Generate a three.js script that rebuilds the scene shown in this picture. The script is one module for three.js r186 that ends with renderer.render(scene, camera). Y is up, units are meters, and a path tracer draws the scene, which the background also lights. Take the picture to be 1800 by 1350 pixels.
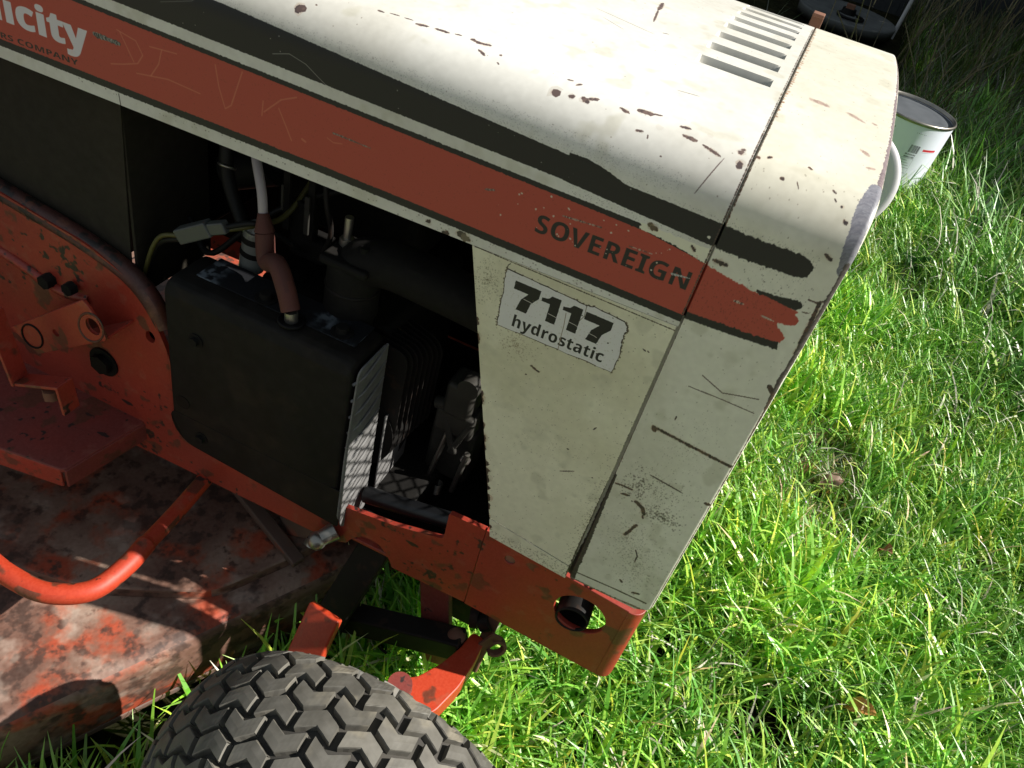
import * as THREE from 'three';
import { mergeGeometries, toCreasedNormals } from 'three/addons/utils/BufferGeometryUtils.js';
import { RoundedBoxGeometry } from 'three/addons/geometries/RoundedBoxGeometry.js';

// ---------------------------------------------------------------- camera, sky, sun, exposure
const scene = new THREE.Scene();
const camera = new THREE.PerspectiveCamera(50.91, 4 / 3, 0.02, 400);
camera.position.set(-0.0796, 1.109, 0.7719);
{
  const f = new THREE.Vector3(-0.16607, -0.64195, -0.74855), u = new THREE.Vector3(-0.40371, 0.73682, -0.54233);
  camera.up.copy(u); camera.lookAt(camera.position.clone().add(f));
}
const SUN = new THREE.Vector3(1, 0.82, -0.23).normalize();          // towards the sun
const SKY_LEVEL = 0.2, SUN_LEVEL = 5;
const renderer = new THREE.WebGLRenderer();
renderer.toneMapping = THREE.LinearToneMapping;
renderer.toneMappingExposure = 1.72;
renderer.shadowMap.enabled = true;
{
  const W = 256, H = 128, d = new Float32Array(W * H * 4);
  for (let j = 0; j < H; j++) for (let i = 0; i < W; i++) {
    const el = ((j + 0.5) / H - 0.5) * Math.PI, t = Math.max(0, Math.sin(el)), k = (j * W + i) * 4;
    const hz = Math.pow(1 - t, 3);
    const c = el < 0 ? [0.1, 0.13, 0.07] : [0.76 + 0.44 * hz, 0.9 + 0.36 * hz, 1.04 + 0.16 * hz];
    for (let n = 0; n < 3; n++) d[k + n] = c[n] * SKY_LEVEL; d[k + 3] = 1;
  }
  const sky = new THREE.DataTexture(d, W, H, THREE.RGBAFormat, THREE.FloatType);
  sky.mapping = THREE.EquirectangularReflectionMapping; sky.magFilter = sky.minFilter = THREE.LinearFilter; sky.needsUpdate = true;
  scene.background = sky; scene.environment = sky;
}
const sun = new THREE.DirectionalLight(new THREE.Color(1, 0.955, 0.89), SUN_LEVEL);
sun.position.copy(SUN).multiplyScalar(12); sun.castShadow = true; sun.shadow.mapSize.set(4096, 4096);
Object.assign(sun.shadow.camera, { left: -6, right: 6, top: 6, bottom: -6, near: 0.5, far: 40 });
scene.add(sun, sun.target);

// ---------------------------------------------------------------- helpers
function mulberry(a) { return () => { a |= 0; a = a + 0x6D2B79F5 | 0; let t = Math.imul(a ^ a >>> 15, 1 | a); t = t + Math.imul(t ^ t >>> 7, 61 | t) ^ t; return ((t ^ t >>> 14) >>> 0) / 4294967296; }; }
const rnd = mulberry(7117);
const rr = (a, b) => a + (b - a) * rnd();
const clamp = (x, a = 0, b = 1) => Math.min(b, Math.max(a, x));
const smooth = (a, b, x) => { const t = clamp((x - a) / (b - a)); return t * t * (3 - 2 * t); };
const V = (x, y, z) => new THREE.Vector3(x, y, z);
const NT = new Float32Array(65536); { const q = mulberry(99); for (let i = 0; i < 65536; i++) NT[i] = q(); }
function vnoise(x, y, per) {                                         // value noise that repeats after per cells
  const xi = Math.floor(x), yi = Math.floor(y), fx = x - xi, fy = y - yi, m = (v) => ((v % per) + per) % per;
  const h = (a, b) => NT[(m(a) * 197 + m(b) * 8191 + per * 31) & 65535];
  const u = fx * fx * (3 - 2 * fx), v = fy * fy * (3 - 2 * fy);
  return (h(xi, yi) * (1 - u) + h(xi + 1, yi) * u) * (1 - v) + (h(xi, yi + 1) * (1 - u) + h(xi + 1, yi + 1) * u) * v;
}
function fbm(x, y, cells, oct = 4) { let s = 0, a = 0.5, t = 0, c = cells; for (let o = 0; o < oct; o++) { s += a * vnoise(x * c + o * 3.1, y * c + o * 7.7, c); t += a; a *= 0.55; c *= 2; } return s / t; }
function pixelTex(n, fn, srgb = true) {
  const d = new Uint8Array(n * n * 4);
  for (let j = 0; j < n; j++) for (let i = 0; i < n; i++) { const c = fn(i / n, j / n), k = (j * n + i) * 4; d[k] = clamp(c[0], 0, 255); d[k + 1] = clamp(c[1], 0, 255); d[k + 2] = clamp(c[2], 0, 255); d[k + 3] = 255; }
  const t = new THREE.DataTexture(d, n, n, THREE.RGBAFormat); t.wrapS = t.wrapT = THREE.RepeatWrapping; t.magFilter = THREE.LinearFilter; t.minFilter = THREE.LinearMipmapLinearFilter; t.generateMipmaps = true;
  if (srgb) t.colorSpace = THREE.SRGBColorSpace; t.needsUpdate = true; return t;
}
const mix = (a, b, t) => [a[0] + (b[0] - a[0]) * t, a[1] + (b[1] - a[1]) * t, a[2] + (b[2] - a[2]) * t];
// uv in metres / size by the dominant side of each face (non-indexed)
function metricUV(g, size) {
  g = g.index ? g.toNonIndexed() : g;
  const p = g.attributes.position, uv = new Float32Array(p.count * 2), a = V(), b = V(), c = V(), n = V();
  for (let i = 0; i < p.count; i += 3) {
    a.fromBufferAttribute(p, i); b.fromBufferAttribute(p, i + 1); c.fromBufferAttribute(p, i + 2);
    n.copy(b).sub(a).cross(c.clone().sub(a)); const ax = Math.abs(n.x), ay = Math.abs(n.y), az = Math.abs(n.z);
    [a, b, c].forEach((q, k) => { const w = az >= ax && az >= ay ? [q.x, q.y] : ay >= ax ? [q.x, q.z + 0.37] : [q.z + 0.71, q.y]; uv[(i + k) * 2] = w[0] / size; uv[(i + k) * 2 + 1] = w[1] / size; });
  }
  g.setAttribute('uv', new THREE.BufferAttribute(uv, 2)); return g;
}
const counts = {};
function numbered(n) { const k = counts[n] = (counts[n] ?? -1) + 1; return k ? `${n}_${String(k).padStart(3, '0')}` : n; }
function mesh(name, g, m, parent) { const o = new THREE.Mesh(g, m); o.name = parent === scene ? numbered(name) : name; o.castShadow = o.receiveShadow = true; parent.add(o); return o; }
const SZ = 0.4;
function part(name, g, m, parent) { return mesh(name, metricUV(Array.isArray(g) ? mergeGeometries(g.map((q) => { const h = q.index ? q.toNonIndexed() : q.clone(); for (const k of Object.keys(h.attributes)) if (!['position', 'normal', 'uv'].includes(k)) h.deleteAttribute(k); return h; })) : g, SZ), m, parent); }
function thing(name, label, category, group) { const o = new THREE.Group(); o.name = numbered(name); o.userData = { label, category }; if (group) o.userData.group = group; scene.add(o); return o; }
const box = (w, h, d, x, y, z, r = 0.002) => { const g = new RoundedBoxGeometry(w, h, d, 2, Math.min(r, w * 0.45, h * 0.45, d * 0.45)); g.translate(x, y, z); return g; };
const tube = (pts, r, seg = 40, rad = 14) => new THREE.TubeGeometry(new THREE.CatmullRomCurve3(pts.map((p) => V(...p))), seg, r, rad, false);
function cyl(a, b, r0, r1 = r0, seg = 24, open = false) { const A = V(...a), B = V(...b), g = new THREE.CylinderGeometry(r1, r0, A.distanceTo(B), seg, 1, open); const q = new THREE.Quaternion().setFromUnitVectors(V(0, 1, 0), B.clone().sub(A).normalize()); g.applyQuaternion(q); g.translate(...A.add(B).multiplyScalar(0.5).toArray()); return g; }
// bar of rectangular section between two points; up gives the direction of the height
function bar(a, b, w, h, up = [0, 1, 0], r = 0.003) { const A = V(...a), B = V(...b), d = B.clone().sub(A), L = d.length(); d.normalize(); const s = d.clone().cross(V(...up)).normalize(), u = s.clone().cross(d); const g = new RoundedBoxGeometry(L, h, w, 2, Math.min(r, w * 0.4, h * 0.4)); const m = new THREE.Matrix4().makeBasis(d, u, s); g.applyMatrix4(m); g.translate(...A.add(B).multiplyScalar(0.5).toArray()); return g; }
const shape = (pts) => new THREE.Shape(pts.map(([x, y]) => new THREE.Vector2(x, y)));
const holeAt = (x, y, r, k = 1) => { const p = new THREE.Path(); p.absellipse(x, y, r, r * k, 0, Math.PI * 2, true); return p; };
// plate in the plane z, between z - t and z
function plate(pts, z, t, holes = [], bevel = 0.0015) { const s = pts instanceof THREE.Shape ? pts : shape(pts); s.holes.push(...holes); const g = new THREE.ExtrudeGeometry(s, { depth: t - 2 * bevel, bevelEnabled: bevel > 0, bevelSize: bevel, bevelThickness: bevel, bevelOffset: -bevel, bevelSegments: 2, curveSegments: 24 }); g.translate(0, 0, z - t + bevel); return g; }
function roundedShape(pts) { const s = new THREE.Shape(), n = pts.length; for (let i = 0; i < n; i++) { const [x, y, r = 0.004] = pts[i], P = V(x, y, 0), A = V(...pts[(i + n - 1) % n].slice(0, 2), 0), B = V(...pts[(i + 1) % n].slice(0, 2), 0); const a = A.sub(P).setLength(Math.min(r, A.distanceTo(P) * 0.45)).add(P), b = B.sub(P).setLength(Math.min(r, B.distanceTo(P) * 0.45)).add(P); i ? s.lineTo(a.x, a.y) : s.moveTo(a.x, a.y); s.quadraticCurveTo(x, y, b.x, b.y); } s.closePath(); return s; }
function hexBolt(p, axis, r, h) { return cyl(p, [p[0] + axis[0] * h, p[1] + axis[1] * h, p[2] + axis[2] * h], r, r * 0.96, 6); }
function washer(p, axis, r, h) { return cyl(p, [p[0] + axis[0] * h, p[1] + axis[1] * h, p[2] + axis[2] * h], r, r, 20); }

// ---------------------------------------------------------------- materials
const orangeTex = (seed, rust, grime, c0 = [196, 62, 26], c1 = [170, 56, 28]) => pixelTex(512, (u, v) => {
  const a = fbm(u + seed, v, 6, 5), b = fbm(u, v + seed * 2, 16, 4), c = fbm(u + 0.3, v + seed, 48, 3), e = fbm(u + seed, v + 0.6, 4, 3);
  let k = mix(c0, c1, a);
  k = mix(k, [92, 52, 36], smooth(0.62 - rust, 0.72 - rust, b) * 0.85);
  k = mix(k, [34, 28, 25], smooth(0.7 - grime, 0.76 - grime, c * 0.6 + e * 0.4) * 0.9);
  k = mix(k, [150, 110, 90], smooth(0.66, 0.8, fbm(u, v + seed, 24, 3)) * 0.25);
  const n = (vnoise(u * 256, v * 256, 256) - 0.5) * 12; return [k[0] + n, k[1] + n, k[2] + n];
});
const std = (o) => new THREE.MeshPhysicalMaterial(o);
const M = {};
M.orange = std({ map: orangeTex(0.1, 0.0, 0.0, [166, 54, 35], [132, 48, 37]), roughness: 0.48, clearcoat: 0.15, clearcoatRoughness: 0.4 });
M.orangeWorn = std({ map: orangeTex(0.4, 0.03, 0.0, [136, 50, 40], [104, 54, 49]), roughness: 0.6 });
M.orangeCleanLit = std({ map: orangeTex(0.7, -0.1, -0.35, [190, 61, 30], [172, 62, 38]), roughness: 0.42, clearcoat: 0.2, clearcoatRoughness: 0.35 });  // cleaner paint, with sunlight on arm and spindle plate put into its colour
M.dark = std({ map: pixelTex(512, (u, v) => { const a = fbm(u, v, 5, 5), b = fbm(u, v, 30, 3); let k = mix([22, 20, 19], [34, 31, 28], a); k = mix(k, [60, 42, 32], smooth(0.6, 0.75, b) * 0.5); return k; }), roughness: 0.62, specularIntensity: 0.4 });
M.muffler = std({ map: pixelTex(512, (u, v) => { const a = fbm(u, v, 4, 5), b = fbm(u, v, 40, 3), c = fbm(u * 1, v * 1, 9, 4); let k = mix([31, 27, 22], [19, 18, 17], a); k = mix(k, [44, 36, 28], smooth(0.55, 0.75, c) * 0.5); const n = (b - 0.5) * 14; return [k[0] + n, k[1] + n, k[2] + n]; }), roughness: 0.66, specularIntensity: 0.4 });
M.mufflerTop = std({ map: pixelTex(512, (u, v) => { const a = fbm(u, v, 7, 5), b = fbm(u, v, 60, 3); let k = mix([24, 25, 28], [98, 106, 112], smooth(0.44, 0.6, a) * smooth(0.3, 0.6, b)); return k; }), roughness: 0.7, specularIntensity: 0.4 });
M.castIron = std({ map: pixelTex(512, (u, v) => { const a = fbm(u, v, 6, 5), b = fbm(u, v, 70, 3); const k = mix([19, 18, 17], [34, 32, 29], a); const n = (b - 0.5) * 10; return [k[0] + n, k[1] + n, k[2] + n]; }), roughness: 0.75, specularIntensity: 0.4, metalness: 0.2 });
M.greyHeat = std({ map: pixelTex(512, (u, v) => { const a = fbm(u, v, 6, 5), b = fbm(u, v, 60, 3); const k = mix([88, 87, 85], [126, 125, 124], a); const n = (b - 0.5) * 24; return [k[0] + n, k[1] + n, k[2] + n]; }), roughness: 0.75, specularIntensity: 0.4 });
M.metal = std({ map: pixelTex(256, (u, v) => { const a = fbm(u, v, 12, 4); return mix([120, 116, 108], [178, 174, 166], a); }), roughness: 0.35, metalness: 0.85 });
M.alloy = std({ map: pixelTex(256, (u, v) => { const a = fbm(u, v, 16, 4); return mix([44, 43, 40], [70, 68, 63], a); }), roughness: 0.55, specularIntensity: 0.4, metalness: 0.25 });
M.orangeRod = std({ map: orangeTex(0.55, 0.0, 0.03, [186, 59, 29], [160, 54, 33]), roughness: 0.55 });
M.rust = std({ map: pixelTex(256, (u, v) => { const a = fbm(u, v, 10, 5); return mix([84, 56, 44], [138, 96, 74], a); }), roughness: 0.8 });
M.blackRubber = std({ color: 0x171716, roughness: 0.55, specularIntensity: 0.5 });
M.black = std({ color: 0x0b0b0b, roughness: 0.6, specularIntensity: 0.4 });
M.edgeWorn = std({ map: orangeTex(0.2, 0.12, 0.08, [96, 46, 38], [52, 40, 37]), roughness: 0.5 });
M.blackSteel = std({ color: 0x1b1c1e, roughness: 0.35, metalness: 0.3 });
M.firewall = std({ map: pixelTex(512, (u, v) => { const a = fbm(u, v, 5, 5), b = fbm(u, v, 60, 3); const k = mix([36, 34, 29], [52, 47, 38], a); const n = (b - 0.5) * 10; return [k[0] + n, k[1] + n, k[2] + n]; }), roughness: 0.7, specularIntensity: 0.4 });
M.bootPink = std({ map: pixelTex(256, (u, v) => mix([70, 42, 36], [100, 52, 42], fbm(u, v, 9, 4))), roughness: 0.75 });
M.whiteWire = std({ color: 0xa8a0a4, roughness: 0.5 });
M.clearPlastic = std({ color: 0x6e706c, roughness: 0.35, clearcoat: 0.4 });
M.yellow = std({ color: 0x4c4922, roughness: 0.5 });
M.connector = std({ color: 0x4a4d4b, roughness: 0.45 });

// ---------------------------------------------------------------- painted sheets: canvases in metres
const CREAM = [221, 217, 201];
class Paint {
  constructor(w, h, x0, x1, s0, s1, seed, base = CREAM, aged = [205, 201, 182]) {
    Object.assign(this, { w, h, x0, x1, s0, s1 });
    this.c = document.createElement('canvas'); this.c.width = w; this.c.height = h; this.g = this.c.getContext('2d'); this.kx = w / (x1 - x0); this.ky = h / (s1 - s0); this.k = Math.sqrt(this.kx * this.ky);
    this.r = mulberry(seed); const im = this.g.createImageData(w, h);
    for (let j = 0; j < h; j++) for (let i = 0; i < w; i++) {
      const x = i / this.kx, s = j / this.ky, q = (j * w + i) * 4;
      const a = fbm(x / 0.8, s / 0.8, 8, 4), b = fbm(x / 0.8 + 0.2, s / 0.8, 40, 3), f = fbm(x / 0.8, s / 0.8 + 0.7, 170, 2);
      let v = mix(base, aged, smooth(0.35, 0.75, a)); v = mix(v, [176, 172, 150], smooth(0.62, 0.8, b) * 0.35); const n = (f - 0.5) * 12;
      im.data[q] = v[0] + n; im.data[q + 1] = v[1] + n; im.data[q + 2] = v[2] + n; im.data[q + 3] = 255;
    }
    this.g.putImageData(im, 0, 0);
  }
  X(x) { return (x - this.x0) * this.kx; }
  Y(s) { return (this.s1 - s) * this.ky; }
  poly(pts, col, rough = 0) {                                         // rough: ragged edge in metres
    const g = this.g; g.fillStyle = col; g.beginPath(); let first = true;
    for (let i = 0; i < pts.length; i++) {
      const [ax, as] = pts[i], [bx, bs] = pts[(i + 1) % pts.length], L = Math.hypot(bx - ax, bs - as), n = rough ? Math.max(1, Math.ceil(L / 0.0012)) : 1;
      for (let k = 0; k < n; k++) { const t = k / n, o = rough * (this.r() - 0.5) * 2 * (this.r() < 0.85 ? 0.5 : 1.4), nx = -(bs - as) / (L || 1), ns = (bx - ax) / (L || 1); const X = this.X(ax + (bx - ax) * t + nx * o), Y = this.Y(as + (bs - as) * t + ns * o); first ? g.moveTo(X, Y) : g.lineTo(X, Y); first = false; }
    }
    g.closePath(); g.fill();
  }
  dot(x, s, r, col) {
    const g = this.g; g.fillStyle = col; g.beginPath(); const n = 7, a0 = this.r() * 6;
    for (let i = 0; i < n; i++) { const a = a0 + i / n * 6.283, q = r * (0.6 + 0.6 * this.r()); const X = this.X(x) + Math.cos(a) * q * this.kx, Y = this.Y(s) + Math.sin(a) * q * this.ky; i ? g.lineTo(X, Y) : g.moveTo(X, Y); } g.closePath(); g.fill();
  }
  chip(a, col = ['#3d302b', '#4a3a33', '#352a27']) {                   // [x, s, x, s, ..., width] in mm: paint gone to dark metal
    const w = a[a.length - 1] / 1000, pts = []; if (w > 0.0015 && !this.halo) { this.halo = true; this.chip([...a.slice(0, -1), a[a.length - 1] * 1.35 + 0.4], ['rgba(150,108,78,0.16)', 'rgba(120,92,70,0.14)']); this.halo = false; } for (let i = 0; i + 1 < a.length - 1; i += 2) pts.push([a[i] / 1000, a[i + 1] / 1000]);
    for (let i = 0; i + 1 < pts.length; i++) {
      const [ax, as] = pts[i], [bx, bs] = pts[i + 1], L = Math.hypot(bx - ax, bs - as), n = Math.max(1, Math.ceil(L / (w * 0.28)));
      for (let k = 0; k <= n; k++) { const t = k / n, e = pts.length === 2 ? Math.sqrt(clamp(1 - Math.pow(Math.abs(2 * t - 1), 3) * 0.85)) : 1; this.dot(ax + (bx - ax) * t + (this.r() - 0.5) * w * 0.25, as + (bs - as) * t + (this.r() - 0.5) * w * 0.25, w * 0.5 * e * (0.75 + 0.5 * this.r()), col[Math.floor(this.r() * col.length)]); }
    }
  }
  band(pts, w0, w1, col, n) {                                          // ragged worn line of changing width along a path
    for (let i = 0; i + 1 < pts.length; i++) for (let k = 0; k < n; k++) { const t = (k + this.r()) / n, T = (i + t) / (pts.length - 1), w = (w0 + (w1 - w0) * T) * (0.4 + this.r()); this.dot(pts[i][0] + (pts[i + 1][0] - pts[i][0]) * t, pts[i][1] + (pts[i + 1][1] - pts[i][1]) * t, w * 0.5, col[Math.floor(this.r() * col.length)]); }
  }
  cloud(n, x, s, dx, ds, r, col) { for (let i = 0; i < n; i++) { const a = this.r() * 6.283, q = Math.pow(this.r(), 0.8) * (0.6 + 0.8 * this.r()); this.dot(x + Math.cos(a) * q * dx, s + Math.sin(a) * q * ds, r * (0.3 + this.r()), col); } }
  specks(n, x0, x1, s0, s1, r, col) { for (let i = 0; i < n; i++) this.dot(x0 + (x1 - x0) * this.r(), s0 + (s1 - s0) * this.r(), r * (0.3 + this.r()), col); }
  line(pts, w, col) { const g = this.g; g.strokeStyle = col; g.lineWidth = w * this.k; g.lineJoin = g.lineCap = 'round'; g.beginPath(); pts.forEach(([x, s], i) => i ? g.lineTo(this.X(x), this.Y(s)) : g.moveTo(this.X(x), this.Y(s))); g.stroke(); }
  // text whose baseline runs from (x, s) to (x2, s2), cap height h
  text(str, x, s, x2, s2, h, col, font = 'bold', shear = 0) {
    const g = this.g; g.save(); g.font = `${font} 200px sans-serif`; const m = g.measureText(str), cap = 200 * 0.729;
    g.translate(this.X(x), this.Y(s)); const dx = (x2 - x), ds = (s2 - s);
    g.transform(dx * this.kx / m.width, -ds * this.ky / m.width, shear * h * this.kx / cap, h * this.ky / cap, 0, 0);
    g.fillStyle = col; g.fillText(str, 0, 0); g.restore();
  }
  tex() { const t = new THREE.CanvasTexture(this.c); t.colorSpace = THREE.SRGBColorSpace; t.anisotropy = 8; return t; }
  uv(x, s) { return [(x - this.x0) / (this.x1 - this.x0), (s - this.s0) / (this.s1 - this.s0)]; }
}
const RUST = ['#3d302b', '#4b3b34', '#2f2624', '#5a4336'];

// cross-section of the hood, as a function of the path length s (s = y on the near flat side)
const HW = 0.234, HR = 0.04, HCY = 0.866, HCZ = 0.194, HA = 82 * Math.PI / 180, HSL = Math.cos(HA) / Math.sin(HA);
const HZE = HCZ + HR * Math.cos(HA), HYE = HCY + HR * Math.sin(HA), HA2 = Math.atan(HSL), HRC = HZE / Math.sin(HA2), HYC = HYE - HRC * Math.cos(HA2), SM = HCY + HR * HA + HRC * HA2;
function prof(s) {
  const far = s > SM; if (far) s = 2 * SM - s; let z, y, nz, ny;
  if (s <= HCY) { z = HW; y = s; nz = 1; ny = 0; } else if (s <= HCY + HR * HA) { const a = (s - HCY) / HR; nz = Math.cos(a); ny = Math.sin(a); z = HCZ + HR * nz; y = HCY + HR * ny; } else { const a = HA2 - (s - HCY - HR * HA) / HRC; nz = Math.sin(a); ny = Math.cos(a); z = HRC * nz; y = HYC + HRC * ny; }
  return far ? [-z, y, -nz, ny] : [z, y, nz, ny];
}
const sList = (a, b) => { const o = []; const add = (from, to, n) => { for (let i = 0; i < n; i++) o.push(from + (to - from) * i / n); }; const k1 = HCY, k2 = HCY + HR * HA; add(a, k1, 6); add(k1, k2, 14); add(k2, 2 * SM - k2, 24); add(2 * SM - k2, 2 * SM - k1, 14); add(2 * SM - k1, b, 6); o.push(b); return o; };
// sheet metal: grid of (x index, s index) -> {p, n, uv}; skip(i, j) leaves a hole
function sheetGeo(nx, ns, at, t, skip = () => false) {
  const P = [], N = [], U = [], A = []; for (let i = 0; i < nx; i++) { A.push([]); for (let j = 0; j < ns; j++) A[i].push(at(i, j)); }
  const quad = (a, b, c, d) => { for (const q of [a, b, c, a, c, d]) { P.push(...q[0]); N.push(...q[1]); U.push(...q[2]); } };
  const inn = (q) => [q.p.map((v, k) => v - q.n[k] * t), q.n.map((v) => -v), q.uv], out = (q) => [q.p, q.n, q.uv];
  const has = (i, j) => i >= 0 && j >= 0 && i < nx - 1 && j < ns - 1 && !skip(i, j);
  const rim = (a, b) => { const e = V(...b.p).sub(V(...a.p)), n = e.cross(V(...a.n)).normalize().toArray(); const o = (q) => [q.p, n, q.uv], k = (q) => [q.p.map((v, m) => v - q.n[m] * t), n, q.uv]; quad(o(a), k(a), k(b), o(b)); };
  for (let i = 0; i < nx - 1; i++) for (let j = 0; j < ns - 1; j++) if (has(i, j)) {
    const a = A[i][j], b = A[i + 1][j], c = A[i + 1][j + 1], d = A[i][j + 1];
    quad(out(a), out(b), out(c), out(d)); quad(inn(a), inn(d), inn(c), inn(b));
    if (!has(i, j - 1)) rim(a, b); if (!has(i + 1, j)) rim(b, c); if (!has(i, j + 1)) rim(c, d); if (!has(i - 1, j)) rim(d, a);
  }
  const g = new THREE.BufferGeometry(); g.setAttribute('position', new THREE.Float32BufferAttribute(P, 3)); g.setAttribute('normal', new THREE.Float32BufferAttribute(N, 3)); g.setAttribute('uv', new THREE.Float32BufferAttribute(U, 2)); return g;
}

// ---------------------------------------------------------------- the ground and what casts shade from outside the frame
M.soil = std({ map: pixelTex(1024, (u, v) => { const a = fbm(u, v, 8, 5), b = fbm(u, v, 80, 3), c = fbm(u + 0.3, v, 26, 4); let k = mix([24, 22, 14], [36, 38, 18], a); k = mix(k, [70, 62, 42], smooth(0.6, 0.75, c) * 0.5); const n = (b - 0.5) * 40; return [k[0] + n, k[1] + n, k[2] + n]; }), roughness: 0.95, specularIntensity: 0.15 });
{
  const g = new THREE.PlaneGeometry(240, 240, 1, 1); g.rotateX(-Math.PI / 2); const uv = g.attributes.uv; for (let i = 0; i < uv.count; i++) uv.setXY(i, uv.getX(i) * 200, uv.getY(i) * 200);
  const o = mesh('ground', g, M.soil, scene); o.userData.kind = 'structure';
}
M.path = std({ map: pixelTex(1024, (u, v) => { const a = fbm(u, v, 6, 5), b = fbm(u, v, 110, 2), c = fbm(u + 0.2, v, 40, 3); let k = mix([116, 113, 98], [136, 132, 115], a); k = mix(k, [90, 84, 70], smooth(0.55, 0.7, c) * 0.6); const n = (b - 0.5) * 50; return [k[0] + n, k[1] + n, k[2] + n]; }), roughness: 0.95 });  // colour of the added ground that bounces fill light
{ // unseen pale ground added on the near side to bounce warm fill light
  const s = new THREE.Shape(), q = mulberry(61), e = []; for (let i = 0; i <= 40; i++) e.push([-9 + i * 0.45, -(0.97 + (q() - 0.5) * 0.08)]); e.push([9, -6], [-9, -6]);
  const g = new THREE.ShapeGeometry(shape(e)); g.rotateX(-Math.PI / 2); g.translate(0, 0.006, 0); const o = mesh('added_bounce_ground', metricUV(g, 1.1), M.path, scene); o.userData.kind = 'structure';
}
const DECKP = [[-1.1, 0.61], [-0.6, 0.6], [-0.37, 0.18], [-0.3, 0.03], [-0.34, -0.2], [-0.5, -0.52], [-1.1, -0.56]];
const inDeck = (x, z) => { let c = false; for (let i = 0, j = DECKP.length - 1; i < DECKP.length; j = i++) { const [xi, zi] = DECKP[i], [xj, zj] = DECKP[j]; if ((zi > z) !== (zj > z) && x < (xj - xi) * (z - zi) / (zj - zi) + xi) c = !c; } return c; };
// grass: tufts of bent blades, several shapes, many copies
function tuftGeo(seed, n, rad, len, wid, bend, straw) {
  const q = mulberry(seed), P = [], C = [], U = (a, b) => a + (b - a) * q();
  for (let k = 0; k < n; k++) {
    const a = q() * 6.283, r = rad * Math.sqrt(q()), x0 = Math.cos(a) * r, z0 = Math.sin(a) * r, dir = q() * 6.283, L = len * U(0.55, 1.25), w = wid * U(0.6, 1.3), b = bend * U(0.25, 1.2), tw = U(-0.8, 0.8), S = 5;
    const kind = q(); let col = kind < straw ? [0.74, 0.70, 0.56] : kind < straw + 0.18 ? [0.46, 0.62, 0.11] : kind < 0.55 ? [0.145, 0.37, 0.048] : [0.27, 0.54, 0.075]; const t = U(0.75, 1.25); col = col.map((c) => c * t);
    let px = x0, py = -0.004, pz = z0; const pts = [];
    for (let s = 0; s <= S; s++) { const f = s / S, th = U(0, 0.12) + b * f * 1.5; pts.push([px, py, pz, w * (1 - Math.pow(f, 2.2)) + 0.0002, dir + tw * f]); const st = L / S; px += Math.cos(dir) * Math.sin(th) * st; pz += Math.sin(dir) * Math.sin(th) * st; py += Math.cos(th) * st; }
    for (let s = 0; s < S; s++) {
      const [ax, ay, az, aw, ad] = pts[s], [bx, by, bz, bw, bd] = pts[s + 1], sa = [-Math.sin(ad), Math.cos(ad)], sb = [-Math.sin(bd), Math.cos(bd)];
      const A = [ax - sa[0] * aw / 2, ay, az - sa[1] * aw / 2], B = [ax + sa[0] * aw / 2, ay, az + sa[1] * aw / 2], D = [bx - sb[0] * bw / 2, by, bz - sb[1] * bw / 2], E = [bx + sb[0] * bw / 2, by, bz + sb[1] * bw / 2];
      P.push(...A, ...B, ...E, ...A, ...E, ...D); for (let m = 0; m < 6; m++) C.push(...col, 1);
    }
  }
  const g = new THREE.BufferGeometry(); g.setAttribute('position', new THREE.Float32BufferAttribute(P, 3)); g.setAttribute('color', new THREE.Float32BufferAttribute(C, 4)); g.computeVertexNormals(); return g;
}
M.grass = new THREE.MeshPhysicalMaterial({ color: 0xffffff, vertexColors: true, roughness: 0.42, transmission: 0.35, thickness: 0, side: THREE.DoubleSide });
function scatter(name, parent, geos, spots) {                        // spots: [x, z, scale, tint, lean]
  const per = geos.map(() => []); spots.forEach((s, i) => per[i % geos.length].push(s)); const m = new THREE.Matrix4(), e = new THREE.Euler(), q = new THREE.Quaternion();
  geos.forEach((g, k) => { const im = new THREE.InstancedMesh(g, M.grass, per[k].length); per[k].forEach(([x, z, s, t], i) => { e.set(rr(-0.2, 0.2), rr(0, 6.283), rr(-0.2, 0.2)); q.setFromEuler(e); m.compose(V(x, 0, z), q, V(s, s * rr(0.8, 1.2), s)); im.setMatrixAt(i, m); im.setColorAt(i, new THREE.Color(t[0], t[1], t[2])); }); im.name = name; im.castShadow = im.receiveShadow = true; parent.add(im); });
}
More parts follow.
